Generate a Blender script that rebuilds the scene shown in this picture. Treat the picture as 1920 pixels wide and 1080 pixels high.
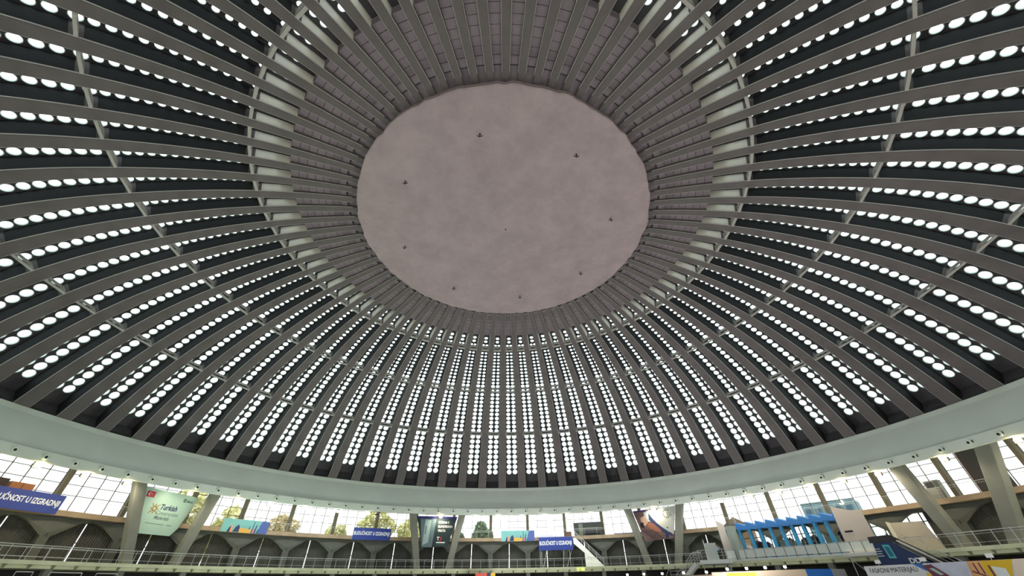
import bpy, bmesh, math, random
import numpy as np
from mathutils import Vector, Matrix
random.seed(7)
D, R_, PI = bpy.data, math.radians, math.pi
for o in list(D.objects): D.objects.remove(o, do_unlink=True)
SC = bpy.context.scene
COL = SC.collection
EYE = 1.7            # the photographer's eye above the hall floor; heights below are measured from the eye and lifted at the end

# ------------------------------------------------------------------ camera
F_PX, PITCH, ROLL, DIST, YAW = 689.08, 0.68467, -0.01501, 29.519, 0.0277
cd = D.cameras.new('camera'); cam = D.objects.new('camera', cd); COL.objects.link(cam)
cd.sensor_width = 36; cd.lens = F_PX / 1920 * 36; cd.clip_end = 600
fw = Vector((math.cos(PITCH)*math.sin(YAW), math.cos(PITCH)*math.cos(YAW), math.sin(PITCH)))
rt = Vector((math.cos(YAW), -math.sin(YAW), 0)); up = rt.cross(fw)
r2 = math.cos(ROLL)*rt + math.sin(ROLL)*up; u2 = -math.sin(ROLL)*rt + math.cos(ROLL)*up
CAMP = Vector((0, -DIST, 0))
cam.matrix_world = Matrix(((r2.x, u2.x, -fw.x, 0), (r2.y, u2.y, -fw.y, -DIST), (r2.z, u2.z, -fw.z, EYE), (0, 0, 0, 1)))
SC.camera = cam

# ------------------------------------------------------------------ sky, sun, exposure
W = D.worlds.new('overcast_sky'); SC.world = W; W.use_nodes = True
bg = W.node_tree.nodes['Background']; bg.inputs[0].default_value = (0.93, 0.98, 1.0, 1); bg.inputs[1].default_value = 5.0
SC.view_settings.view_transform = 'Standard'; SC.view_settings.look = 'None'
SC.view_settings.gamma = 1; SC.view_settings.use_curve_mapping = False
SC.view_settings.exposure = 0.0
FLOOD_W = 680.0      # watts of one floodlight under the ring beam
FILL_W = 1900.0     # watts of one added fill lamp on the hall floor

# ------------------------------------------------------------------ helpers
def lin(c):
    return tuple(((v/255)/12.92 if v/255 <= .04045 else ((v/255+.055)/1.055)**2.4) for v in c) + (1,)
MATS = {}
def mat(name, rgb, rough=.7, var=0.0, scale=3.0, bump=0.0, bscale=20.0, metal=0.0, emit=None, es=0.0, tint=None):
    if name in MATS: return MATS[name]
    m = D.materials.new(name); m.use_nodes = True; nt = m.node_tree; b = nt.nodes['Principled BSDF']
    c = lin(rgb); b.inputs['Base Color'].default_value = c
    b.inputs['Roughness'].default_value = rough; b.inputs['Metallic'].default_value = metal
    tc = nt.nodes.new('ShaderNodeTexCoord')
    if var > 0:
        n = nt.nodes.new('ShaderNodeTexNoise'); n.inputs['Scale'].default_value = scale; n.inputs['Detail'].default_value = 6
        nt.links.new(tc.outputs['Object'], n.inputs['Vector'])
        r = nt.nodes.new('ShaderNodeValToRGB'); r.color_ramp.elements[0].position = .3; r.color_ramp.elements[1].position = .7
        c0 = tint and lin(tint) or tuple(v*(1-var) for v in c[:3])+(1,)
        r.color_ramp.elements[0].color = c0
        r.color_ramp.elements[1].color = tuple(min(1, v*(1+var*.6)) for v in c[:3])+(1,)
        nt.links.new(n.outputs['Fac'], r.inputs[0]); nt.links.new(r.outputs[0], b.inputs['Base Color'])
    if bump > 0:
        n2 = nt.nodes.new('ShaderNodeTexNoise'); n2.inputs['Scale'].default_value = bscale; n2.inputs['Detail'].default_value = 4
        nt.links.new(tc.outputs['Object'], n2.inputs['Vector'])
        bp = nt.nodes.new('ShaderNodeBump'); bp.inputs['Strength'].default_value = bump; bp.inputs['Distance'].default_value = .05
        nt.links.new(n2.outputs['Fac'], bp.inputs['Height']); nt.links.new(bp.outputs[0], b.inputs['Normal'])
    if emit:
        b.inputs['Emission Color'].default_value = lin(emit); b.inputs['Emission Strength'].default_value = es
    MATS[name] = m; return m

def trans_mat(name, col, fac_transparent=0.0, translucent=True):
    m = D.materials.new(name); m.use_nodes = True; nt = m.node_tree; nt.nodes.clear()
    out = nt.nodes.new('ShaderNodeOutputMaterial')
    if translucent:
        a = nt.nodes.new('ShaderNodeBsdfTranslucent'); a.inputs[0].default_value = col
        g = nt.nodes.new('ShaderNodeBsdfGlossy'); g.inputs['Roughness'].default_value = .3
        mx = nt.nodes.new('ShaderNodeMixShader'); mx.inputs[0].default_value = .06
        nt.links.new(a.outputs[0], mx.inputs[1]); nt.links.new(g.outputs[0], mx.inputs[2]); nt.links.new(mx.outputs[0], out.inputs[0])
    else:
        a = nt.nodes.new('ShaderNodeBsdfTransparent'); a.inputs[0].default_value = col
        g = nt.nodes.new('ShaderNodeBsdfGlossy'); g.inputs['Roughness'].default_value = .05
        mx = nt.nodes.new('ShaderNodeMixShader'); mx.inputs[0].default_value = .05
        nt.links.new(a.outputs[0], mx.inputs[1]); nt.links.new(g.outputs[0], mx.inputs[2]); nt.links.new(mx.outputs[0], out.inputs[0])
    MATS[name] = m; return m

M_RIB = mat('rib_concrete', (108, 102, 103), .85, .16, .6, .25, 8)
M_LIP = mat('pale_edge_strip', (196, 194, 192), .7)
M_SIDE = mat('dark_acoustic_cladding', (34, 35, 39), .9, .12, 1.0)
M_RIBTOP = mat('bare_concrete_panel', (134, 123, 131), .9, .3, .45, .4, 10)
M_CELL = mat('skylight_panel_concrete', (74, 72, 76), .85, .15, 2)
M_BEAM = mat('purlin_concrete', (184, 181, 177), .8, .12, 2)
M_DISC = mat('rough_plaster', (180, 163, 168), .95, .20, 2.2, 1.0, 7)
M_BAND = mat('ring_beam_paint', (234, 244, 234), .75, .05, .25)
M_FRAME = mat('skylight_ring_white', (196, 205, 198), .6)
M_PANE = trans_mat('opal_skylight_glass', (.60, .665, .665, 1))
M_GLASS = trans_mat('clear_window_glass', (.66, .67, .655, 1), translucent=False)
M_BLACK = mat('black', (14, 14, 15), .6)
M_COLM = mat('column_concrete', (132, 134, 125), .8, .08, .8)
M_POST = mat('facade_post_concrete', (126, 118, 100), .8, .1, 1)
M_MUL = mat('mullion_steel', (124, 118, 106), .6)
M_TAN = mat('upper_gallery_edge', (158, 138, 116), .8, .2, .8)
M_CREAM = mat('lower_gallery_edge', (230, 234, 198), .8, .15, .6)
M_RAIL = mat('galvanised_rail', (196, 200, 200), .45)
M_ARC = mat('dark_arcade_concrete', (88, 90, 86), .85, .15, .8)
M_CURT = mat('dark_curtain', (82, 82, 78), .9, .1, 1)
M_FLOOR = mat('hall_floor', (176, 170, 166), .6, .1, .3)
M_GROUND = mat('outside_ground', (120, 124, 110), .9)
M_BLUE = mat('banner_blue', (38, 58, 140), .6, .05, 2)
M_WHITE = mat('white_paint', (232, 232, 230), .6)
M_LET = mat('white_lettering', (235, 238, 240), .6)
M_TEAL = mat('banner_teal', (118, 178, 180), .6, .08, 1)
M_PALE = mat('banner_pale_green', (168, 198, 188), .6)
M_NAVY = mat('navy_print', (36, 50, 92), .6)
M_GREYT = mat('grey_print', (96, 118, 116), .6)
M_RED = mat('red_print', (176, 34, 56), .6)
M_GOLD = mat('gold_print', (142, 124, 74), .6)
M_ORANGE = mat('orange_print', (222, 138, 92), .6)
M_YEL = mat('yellow_print', (232, 190, 40), .6)
M_FLOODH = mat('floodlight_housing', (120, 112, 88), .5)
M_WARM = mat('warm_lamp_lens', (255, 220, 150), .5, emit=(255, 204, 104), es=7)
M_COOL = mat('cool_lamp_lens', (250, 250, 240), .5, emit=(255, 250, 238), es=10)

class MB:
    def __init__(s): s.v = []; s.f = []; s.m = []
    def add(s, vs, fs, mi=0):
        k = len(s.v); s.v += [tuple(v) for v in vs]; s.f += [tuple(i+k for i in f) for f in fs]; s.m += [mi]*len(fs); return s
    def box(s, x0, x1, y0, y1, z0, z1, mi=0):
        return s.add([(x0,y0,z0),(x1,y0,z0),(x1,y1,z0),(x0,y1,z0),(x0,y0,z1),(x1,y0,z1),(x1,y1,z1),(x0,y1,z1)],
                     [(0,3,2,1),(4,5,6,7),(0,1,5,4),(1,2,6,5),(2,3,7,6),(3,0,4,7)], mi)
    def hexa(s, q0, q1, mi=0):      # two quads of four corners
        return s.add(list(q0)+list(q1), [(0,3,2,1),(4,5,6,7),(0,1,5,4),(1,2,6,5),(2,3,7,6),(3,0,4,7)], mi)
    def bar(s, a, b, w, n=6, mi=0, w2=None):
        a, b = Vector(a), Vector(b); d = (b-a).normalized(); w2 = w if w2 is None else w2
        e = d.cross(Vector((0,0,1))) if abs(d.z) < .95 else d.cross(Vector((1,0,0))); e.normalize(); g = d.cross(e)
        ring = lambda c, r: [c + (e*math.cos(2*PI*i/n+PI/n)+g*math.sin(2*PI*i/n+PI/n))*r for i in range(n)]
        vs = ring(a, w/2) + ring(b, w2/2)
        fs = [(i, (i+1) % n, n+(i+1) % n, n+i) for i in range(n)] + [tuple(range(n))[::-1], tuple(range(n, 2*n))]
        return s.add(vs, fs, mi)
    def prism(s, pts, y0, y1, mi=0):  # outline in x,z pushed from y0 to y1
        n = len(pts)
        vs = [(x, y0, z) for x, z in pts] + [(x, y1, z) for x, z in pts]
        fs = [tuple(range(n)), tuple(range(2*n-1, n-1, -1))] + [(i, n+i, n+(i+1) % n, (i+1) % n) for i in range(n)]
        return s.add(vs, fs, mi)
    def lathe(s, prof, n=24, mi=0, axis='z', c=(0,0,0)):
        vs = []; fs = []
        for r, h in prof:
            for i in range(n):
                a = 2*PI*i/n; p = (r*math.cos(a), r*math.sin(a), h)
                if axis == 'y': p = (p[0], p[2], p[1])
                vs.append((p[0]+c[0], p[1]+c[1], p[2]+c[2]))
        for j in range(len(prof)-1):
            for i in range(n): fs.append((j*n+i, j*n+(i+1) % n, (j+1)*n+(i+1) % n, (j+1)*n+i))
        return s.add(vs, fs, mi)
    def build(s, name, mats, parent=None, smooth=False, fix=True):
        me = D.meshes.new(name); me.from_pydata(s.v, [], s.f)
        if not isinstance(mats, (list, tuple)): mats = [mats]
        for m in mats: me.materials.append(m)
        me.polygons.foreach_set('material_index', s.m)
        if smooth: me.polygons.foreach_set('use_smooth', [True]*len(me.polygons))
        me.update()
        if fix:
            b = bmesh.new(); b.from_mesh(me); bmesh.ops.recalc_face_normals(b, faces=b.faces); b.to_mesh(me); b.free()
        o = D.objects.new(name, me); COL.objects.link(o)
        if parent: o.parent = parent
        return o
def tag(o, label=None, cat=None, group=None, kind=None):
    if label: o['label'] = label
    if cat: o['category'] = cat
    if group: o['group'] = group
    if kind: o['kind'] = kind
    return o
def place(o, az, R, z):
    a = R_(az); o.location = (R*math.sin(a), R*math.cos(a), z); o.rotation_euler = (0, 0, -a); return o
def empty(name, az=0, R=0, z=0):
    o = D.objects.new(name, None); o.empty_display_size = .3; COL.objects.link(o); return place(o, az, R, z)
def copy_tree(o, parent=None):
    c = o.copy(); COL.objects.link(c); c.parent = parent
    for ch in KIDS.get(o, []): copy_tree(ch, c)
    return c
KIDS = {}
def kids(root):
    for o in COL.objects:
        if o.parent: KIDS.setdefault(o.parent, [])
    KIDS[root] = [o for o in COL.objects if o.parent == root]
    for k in KIDS[root]: KIDS[k] = [o for o in COL.objects if o.parent == k]
def sweep(prof, a0, a1, step=1.5, closed=True, mi=0):
    """profile of (R, z) turned about the dome axis from azimuth a0 to a1"""
    mb = MB(); n = max(2, int(round((a1-a0)/step))+1); k = len(prof); full = abs(a1-a0-360) < 1e-6
    if full: n -= 1
    for i in range(n):
        a = R_(a0+(a1-a0)*i/(n if full else n-1))
        mb.v += [(r*math.sin(a), r*math.cos(a), z) for r, z in prof]
    for i in range(n if full else n-1):
        j = (i+1) % n
        for q in range(k if closed else k-1):
            mb.f.append((i*k+q, j*k+q, j*k+(q+1) % k, i*k+(q+1) % k)); mb.m.append(mi)
    if closed and not full:
        mb.f += [tuple(range(k)), tuple(range((n-1)*k, n*k))[::-1]]; mb.m += [mi, mi]
    return mb
def text(body, x, z, w, h, m, parent, y=-.02, shear=0, bold=0.0, depth=.004, name='lettering', align='L'):
    """lettering in the parent's x-z plane, fitted to a box w wide and h high, lower left corner x, z"""
    cu = D.curves.new('lettering_curve', 'FONT'); cu.body = body; cu.size = 1; cu.shear = shear; cu.offset = bold; cu.extrude = depth
    t = D.objects.new('lettering_curve', cu); COL.objects.link(t); bpy.context.view_layer.update()
    me = D.meshes.new_from_object(t.evaluated_get(bpy.context.evaluated_depsgraph_get())); D.objects.remove(t, do_unlink=True)
    co = np.empty(len(me.vertices)*3); me.vertices.foreach_get('co', co); co = co.reshape(-1, 3)
    mn, mx = co.min(0), co.max(0); out = np.empty_like(co)
    out[:, 0] = x + (co[:, 0]-mn[0])/(mx[0]-mn[0])*w
    out[:, 2] = z + (co[:, 1]-mn[1])/(mx[1]-mn[1])*h
    out[:, 1] = y - co[:, 2]
    me.vertices.foreach_set('co', out.ravel()); me.materials.clear(); me.materials.append(m)
    me.update(); o = D.objects.new(name, me); COL.objects.link(o); o.parent = parent; return o

# ------------------------------------------------------------------ meridian of the dome (level of the rib soffits)
PX = np.array([0, 17, 25.78, 34.587, 42.426, 48.75]); PY = np.array([34.3, 33.15, 31.27, 27.75, 22.503, 15.046])
PH = np.diff(PX); n_ = len(PX); A_ = np.zeros((n_, n_)); b_ = np.zeros(n_)
A_[0, 0] = 2*PH[0]; A_[0, 1] = PH[0]; b_[0] = 6*(PY[1]-PY[0])/PH[0]
for i in range(1, n_-1):
    A_[i, i-1] = PH[i-1]; A_[i, i] = 2*(PH[i-1]+PH[i]); A_[i, i+1] = PH[i]
    b_[i] = 6*((PY[i+1]-PY[i])/PH[i]-(PY[i]-PY[i-1])/PH[i-1])
A_[-1, -1] = 1; A_[-1, -2] = -1
PM = np.linalg.solve(A_, b_)
def prof_z(R):
    i = min(max(int(np.searchsorted(PX, R))-1, 0), n_-2); t = R-PX[i]; u = PX[i+1]-R; H = PH[i]
    return float(PM[i]*u**3/6/H+PM[i+1]*t**3/6/H+(PY[i]/H-PM[i]*H/6)*u+(PY[i+1]/H-PM[i+1]*H/6)*t)
def off(R, d):
    s = (prof_z(R+.01)-prof_z(R-.01))/.02; L = math.hypot(1, s); return R-s*d/L, prof_z(R)+d/L
_Rs = np.arange(17, 49.6, .02); _zs = np.array([prof_z(r) for r in _Rs])
_ss = np.r_[0, np.cumsum(np.hypot(np.diff(_Rs), np.diff(_zs)))]
def R_of_s(s): return float(np.interp(s, _ss, _Rs))
def s_of_R(R): return float(np.interp(R, _Rs, _ss))
NB = 80; STEP = 360/NB; AZ0 = 1.93            # bay 0 centre
def rib_w(R): return .60+(R-16.6)/(48.75-16.6)*.73
R_STEP = 22.7          # inside this radius the bays are closed by shallow slabs, outside they are deep
def dep(R): return float(np.interp(R, [22.7, 26, 32, 50], [1.2, 1.35, 1.6, 1.66])) if R > R_STEP else float(np.interp(R, [16.5, 22.7], [.30, .42]))
def hb(R, d=0): return off(R, d)[0]*math.tan(R_(STEP/2))
def hnet(R): return hb(R)-rib_w(R)/2

# ------------------------------------------------------------------ ribs
FR, FZ = 48.95, prof_z(48.95)
def make_rib():
    root = empty('ceiling_rib'); stations = [16.2+i*(49.2-16.2)/44 for i in range(45)]
    mb = MB(); k = 6
    for R in stations:
        w = rib_w(R)/2; c = .05; dd = dep(max(R, 22.8))+.25
        for x, d in ((-w, dd), (-w, c), (-w+c, 0), (w-c, 0), (w, c), (w, dd)):
            r, z = off(R, d); mb.v.append((x, r-FR, z-FZ))
    for i in range(len(stations)-1):
        for q in range(k): mb.f.append((i*k+q, i*k+(q+1) % k, (i+1)*k+(q+1) % k, (i+1)*k+q)); mb.m.append(0)
    n = len(stations); mb.f += [tuple(range(k)), tuple(range((n-1)*k, n*k))]; mb.m += [0, 0]
    mb.build('web', M_RIB, root)
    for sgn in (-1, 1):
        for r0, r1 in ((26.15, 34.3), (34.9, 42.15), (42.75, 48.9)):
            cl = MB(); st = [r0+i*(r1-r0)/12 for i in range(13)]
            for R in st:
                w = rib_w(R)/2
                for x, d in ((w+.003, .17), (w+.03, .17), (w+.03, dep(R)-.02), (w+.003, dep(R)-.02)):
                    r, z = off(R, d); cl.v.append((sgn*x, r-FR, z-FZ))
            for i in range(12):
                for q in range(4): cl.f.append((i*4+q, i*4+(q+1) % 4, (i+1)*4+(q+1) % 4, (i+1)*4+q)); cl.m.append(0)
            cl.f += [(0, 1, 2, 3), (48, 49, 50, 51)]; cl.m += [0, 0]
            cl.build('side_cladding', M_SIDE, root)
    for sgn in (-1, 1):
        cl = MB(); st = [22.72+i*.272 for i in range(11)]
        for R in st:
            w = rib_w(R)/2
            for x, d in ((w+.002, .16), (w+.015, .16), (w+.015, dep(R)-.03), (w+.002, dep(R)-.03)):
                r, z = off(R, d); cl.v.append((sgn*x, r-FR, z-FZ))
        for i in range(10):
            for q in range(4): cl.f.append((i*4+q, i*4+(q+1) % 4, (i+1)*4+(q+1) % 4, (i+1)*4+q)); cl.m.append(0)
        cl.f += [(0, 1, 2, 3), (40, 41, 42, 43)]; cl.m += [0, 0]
        e_ = cl.build('side_glow', mat('rib_side_glow_paint', (236, 232, 224), .5), root); e_['label'] = 'rib side near the innermost cross beams, skylight glow put into its pale colour'  # bare concrete side here; the skylight glow on it is painted as pale colour
    for sgn in (-1, 1):
        cl = MB(); st = [17.2+i*(49.1-17.2)/40 for i in range(41)]
        for R in st:
            w = rib_w(R)/2
            for x, d in ((w-.01, .05), (w+.025, .05), (w+.025, .15), (w-.01, .15)):
                r, z = off(R, d); cl.v.append((sgn*x, r-FR, z-FZ))
        for i in range(40):
            for q in range(4): cl.f.append((i*4+q, i*4+(q+1) % 4, (i+1)*4+(q+1) % 4, (i+1)*4+q)); cl.m.append(0)
        cl.f += [(0, 1, 2, 3), (160, 161, 162, 163)]; cl.m += [0, 0]
        e_ = cl.build('edge_strip', M_LIP, root); e_['label'] = 'pale narrow strip along the lower edge'
    tag(root, 'long tapering grey concrete rib running from the ring beam up to the central disc', 'ceiling rib', 'radial concrete ribs of the dome')
    kids(root); return root
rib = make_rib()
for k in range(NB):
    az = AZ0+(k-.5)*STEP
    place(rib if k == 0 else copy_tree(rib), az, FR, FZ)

# ------------------------------------------------------------------ purlins: short pierced cross beams between the ribs
def rrect(cx, cy, hw, hh, r, n=6):
    pts = []
    for qx, qy, a0 in ((1, 1, 0), (-1, 1, 90), (-1, -1, 180), (1, -1, 270)):
        for i in range(n+1):
            a = R_(a0+90*i/n); pts.append((cx+qx*(hw-r)+r*math.cos(a), cy+qy*(hh-r)+r*math.sin(a)))
    return pts
def make_purlin(R, hole, T, H, label, group):
    root = empty('purlin'); r0, z0 = off(R, 0); s = (prof_z(R+.01)-prof_z(R-.01))/.02
    t = Vector((0, 1, s)).normalized(); n = Vector((0, -s, 1)).normalized()
    hole_pts = rrect(0, hole[1], hole[0], hole[2], hole[3]); m = len(hole_pts)
    outer = []
    for x, d in hole_pts:                       # match each hole point with one on the outline
        dx, dy = x/hole[0], (d-hole[1])/hole[2]; q = 1/max(abs(dx), abs(dy)); dx *= q; dy *= q
        yy = H/2+dy*H/2; w = hb(R, max(yy, 0))-rib_w(R)/2+.0
        outer.append((dx*(w+.01), yy))
    P = lambda x, d, tt: Vector((x, 0, 0))+n*d+t*tt
    mb = MB()
    for tt in (-T/2, T/2):
        mb.v += [tuple(P(x, d, tt)) for x, d in outer]+[tuple(P(x, d, tt)) for x, d in hole_pts]
    for i in range(m):
        j = (i+1) % m
        mb.f += [(i, j, m+j, m+i), (2*m+i, 3*m+i, 3*m+j, 2*m+j), (i, 2*m+i, 2*m+j, j), (m+i, m+j, 3*m+j, 3*m+i)]; mb.m += [0]*4
    o = mb.build('purlin', M_BEAM); D.objects.remove(root)
    tag(o, label, 'cross beam', group); KIDS[o] = []
    return o, r0, z0
for R, hole, T, H, lab, grp in (
    (25.78, (.42, .48, .26, .18), .25, 1.0, 'short light concrete cross beam with a slot, in the innermost ring nearest the central disc', 'cross beams of the innermost ring'),
    (34.587, (.68, .52, .33, .28), .2, 1.08, 'short light concrete cross beam with a slot, in the middle ring of the dome', 'cross beams of the middle ring'),
    (42.426, (.90, .56, .38, .34), .18, 1.15, 'light concrete cross beam with a wide opening, in the outer ring by the ring beam', 'cross beams of the outer ring')):
    o, r0, z0 = make_purlin(R, hole, T, H, lab, grp); first = True
    for k in range(NB):
        az = AZ0+k*STEP; az = (az+180) % 360-180
        if R > 42 and abs(az) > 130: continue
        place(o if first else copy_tree(o), az, r0, z0); first = False

# ------------------------------------------------------------------ ceiling strips between the ribs and their round skylights
ROWS = []                                   # (s centre, pitch, column offsets, radius)
for i in range(8): s = 29.14+i*.955; c = .54+.03*i/7; ROWS.append((s, .955, (-c, c), (.42+.03*i/7)))
for i in range(11):
    s = 19.56+i*.84; c = .46+.09*i/10; ROWS.append((s, .84, (-c, c), .335+.05*i/10))
for i in range(12):
    s = 10.14+i*.762; c = .30+.13*i/11; ROWS.append((s, .762, (-c, c), .215+.075*i/11 if i < 11 else .35))
ROWS += [(9.03, .84, (-.28, .28), .22), (8.19, .84, (0,), .29), (7.37, .80, (0,), .29)]
ROWS.sort()
def cellpoint(s, x, d):                     # local frame of a bay: x tangential, y radial, z
    R = R_of_s(s); r, z = off(R, d); return (x, r, z)
def build_strip():
    mb = MB(); s0 = 0.0; discs = []
    def quad(sa, sb, extra=0.0, mi=0, inset=0.0):
        Ra, Rb = R_of_s(sa), R_of_s(sb); da, db = dep(Ra)+extra, dep(Rb)+extra
        wa, wb = hb(Ra, da)-inset, hb(Rb, db)-inset
        a = off(Ra, da); b = off(Rb, db)
        mb.add([(-wa, *a), (wa, *a), (wb, *b), (-wb, *b)], [(0, 1, 2, 3)], mi)
    # solid upper part, big concrete plates with open joints on a dark backing
    s_end = s_of_R(R_STEP); npl = 8
    for i in range(npl):
        sa, sb = i*s_end/npl, (i+1)*s_end/npl
        quad(sa, sb, .12, 1 if i else 0)
        if i >= 1:
            Ra, Rb = R_of_s(sa+.03), R_of_s(sb-.01); h = random.uniform(-.03, .02)
            da, db = dep(Ra)+h, dep(Rb)+h; wa, wb = hnet(Ra)-.03+random.uniform(-.02, .015), hnet(Rb)-.03
            q0 = [(-wa, *off(Ra, da)), (wa, *off(Ra, da)), (wb, *off(Rb, db)), (-wb, *off(Rb, db))]
            q1 = [(-wa, *off(Ra, da+.1)), (wa, *off(Ra, da+.1)), (wb, *off(Rb, db+.1)), (-wb, *off(Rb, db+.1))]
            mb.hexa(q0, q1, 2)
    da, db = dep(R_STEP), dep(R_STEP+.01); a, b = off(R_STEP, da), off(R_STEP, db+.02); wa, wb = hb(R_STEP, da), hb(R_STEP, db)
    mb.add([(-wa, *a), (wa, *a), (wb, *b), (-wb, *b)], [(0, 1, 2, 3)], 2)      # end wall of the deep bay
    s_end += .004; quad(s_end, ROWS[0][0]-.41)
    prev_s = ROWS[0][0]-.41
    prev = prev_s
    for s, pitch, cols, rad in ROWS:
        sa, sb = s-pitch/2, s+pitch/2
        if sa > prev+.002: quad(prev, sa)
        sa = max(sa, prev)
        Ra, Rb = R_of_s(sa), R_of_s(sb); da, db = dep(Ra), dep(Rb); a = Vector((0, *off(Ra, da))); b = Vector((0, *off(Rb, db)))
        L = (b-a).length; t = (b-a)/L; wa, wb = hb(Ra, da), hb(Rb, db); vc = L*(s-sa)/(sb-sa)
        nrm = Vector((0, -t.z, t.y));
        if nrm.z < 0: nrm = -nrm
        rr = min(rad, L*.485)
        bounds = [(-1, 0), (0, 1)] if len(cols) == 2 else [(-1, 1)]
        for (lo, hi), c in zip(bounds, cols):
            N = 24; ring = []; rect = []
            for i in range(N):
                an = 2*PI*i/N; cx, cv = math.cos(an), math.sin(an); ring.append((c+rr*cx, vc+rr*cv))
                # square mapping onto the border of the cell
                q = 1/max(abs(cx), abs(cv)); sx, sv = cx*q, cv*q
                v = vc+sv*(L-vc if sv > 0 else vc); w = wa+(wb-wa)*v/L
                xl, xh = lo*w, hi*w
                rect.append((c+sx*((xh-c) if sx > 0 else (c-xl)), v))
            P = lambda x, v: tuple(a+t*v+Vector((x, 0, 0)))
            mb.add([P(*p) for p in rect]+[P(*p) for p in ring], [(i, (i+1) % N, N+(i+1) % N, N+i) for i in range(N)], 0)
            ctr = Vector(P(c, vc)); discs.append((ctr, t.copy(), nrm.copy(), rr, s, c))
        prev = sb
    # dark plain end strip down to the ring beam
    s_last = s_of_R(49.4)
    for i in range(4):
        quad(prev+(s_last-prev)*i/4, prev+(s_last-prev)*(i+1)/4)
    return mb, discs
strip, DISCS = build_strip()
so = strip.build('ceiling', [M_CELL, M_BLACK, M_RIBTOP], fix=False)
tag(so, kind='structure')
for k in range(NB):
    c = so if k == 0 else so.copy()
    if k: COL.objects.link(c)
    c.rotation_euler = (0, 0, -R_(AZ0+k*STEP))
# ring above the disc edge, added to stop sky light leaking in
sweep([(14.5, 33.6), (17.5, 33.5), (17.9, 33.5), (17.9, 34.0), (14.5, 34.0)], 0, 360, 3).build('ceiling', M_RIBTOP)['kind'] = 'structure'

def unit_skylight():
    root = empty('round_skylight'); N = 24
    fr = MB().lathe([(1.0, -.01), (1.0, .6), (1.06, .6), (1.06, .012), (1.09, .012), (1.09, -.03), (.97, -.03), (1.0, -.01)], N)
    fr.build('frame', M_FRAME, root, smooth=False)
    pn = MB().lathe([(1.02, .52), (.8, .57), (.4, .60), (.001, .61)], N)
    pn.build('pane', M_PANE, root, smooth=True)
    kids(root); return root
sk = unit_skylight()
FMESH, PMESH = [(c.data) for c in sorted(KIDS[sk], key=lambda c: c.name)]
cand = []
for k in range(NB):
    a = R_(AZ0+k*STEP); rot = Matrix.Rotation(-a, 4, 'Z')
    cam_l = rot.inverted() @ CAMP
    for i, (c, t, n, r, s, cx) in enumerate(DISCS):
        Cw = rot @ c; v = Cw-CAMP; zc = v.dot(fw)
        px = 960+F_PX*v.dot(r2)/zc if zc > .5 else -1e4; py = 540-F_PX*v.dot(u2)/zc if zc > .5 else -1e4
        vis = zc > .5 and -10 < px < 1930 and -10 < py < 1090
        vl = c-cam_l; dn = vl.dot(n); R = math.hypot(c.y, 0)
        if vis and dn > .05:
            shift = vl.x/dn*dep(R_of_s(s)); xl = c.x-shift
            vis = abs(xl) < hnet(R_of_s(s))-.05
            area = PI*r*r*F_PX**2*abs(dn)/vl.length/zc**2
        else: area = 0
        cand.append((area if vis else 0, k, i))
cand.sort(reverse=True)
NIND = 300
grp = 'round opal skylights nearest the photographer'
for j, (ar, k, i) in enumerate(cand[:NIND]):
    c, t, n, r, s, cx = DISCS[i]; rot = Matrix.Rotation(-R_(AZ0+k*STEP), 4, 'Z')
    o = sk if j == 0 else copy_tree(sk)
    B = Matrix((Vector((1, 0, 0)), t, n)).transposed()
    if B.determinant() < 0: B = Matrix((Vector((-1, 0, 0)), t, n)).transposed()
    o.matrix_world = rot @ Matrix.Translation(c) @ B.to_4x4() @ Matrix.Scale(r, 4)
    tag(o, 'round glowing opal glass skylight set in a ceiling strip between two ribs', 'skylight', grp)
def mesh_arrays(me):
    co = np.empty(len(me.vertices)*3); me.vertices.foreach_get('co', co)
    return co.reshape(-1, 3), [tuple(p.vertices) for p in me.polygons]
fc, ff = mesh_arrays(FMESH); pc, pf = mesh_arrays(PMESH)
uv = np.vstack([fc, pc]); uf = np.array([list(f) for f in ff+[tuple(q+len(fc) for q in f) for f in pf]])
um = np.r_[np.zeros(len(ff), int), np.ones(len(pf), int)]
rest = cand[NIND:]; V = []; Fa = []; Mi = []
for q, (ar, k, i) in enumerate(rest):
    c, t, n, r, s, cx = DISCS[i]; rot = Matrix.Rotation(-R_(AZ0+k*STEP), 4, 'Z')
    B = Matrix((Vector((1, 0, 0)), t, n)).transposed()
    if B.determinant() < 0: B = Matrix((Vector((-1, 0, 0)), t, n)).transposed()
    Mx = np.array(rot @ Matrix.Translation(c) @ B.to_4x4() @ Matrix.Scale(r, 4))
    V.append(uv @ Mx[:3, :3].T+Mx[:3, 3]); Fa.append(uf+q*len(uv)); Mi.append(um)
V = np.vstack(V); Fa = np.vstack(Fa); Mi = np.concatenate(Mi)
me = D.meshes.new('round_skylight_field'); me.vertices.add(len(V)); me.vertices.foreach_set('co', V.ravel())
me.loops.add(Fa.size); me.loops.foreach_set('vertex_index', Fa.ravel()); me.polygons.add(len(Fa))
me.polygons.foreach_set('loop_start', np.arange(len(Fa))*4); me.polygons.foreach_set('loop_total', np.full(len(Fa), 4))
me.materials.append(M_FRAME); me.materials.append(M_PANE); me.polygons.foreach_set('material_index', Mi); me.update(); me.validate()
ro = D.objects.new('round_skylight_field', me); COL.objects.link(ro)
tag(ro, 'thousands of smaller round skylights filling the dome strips farther away', 'skylights', kind='stuff')

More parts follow.
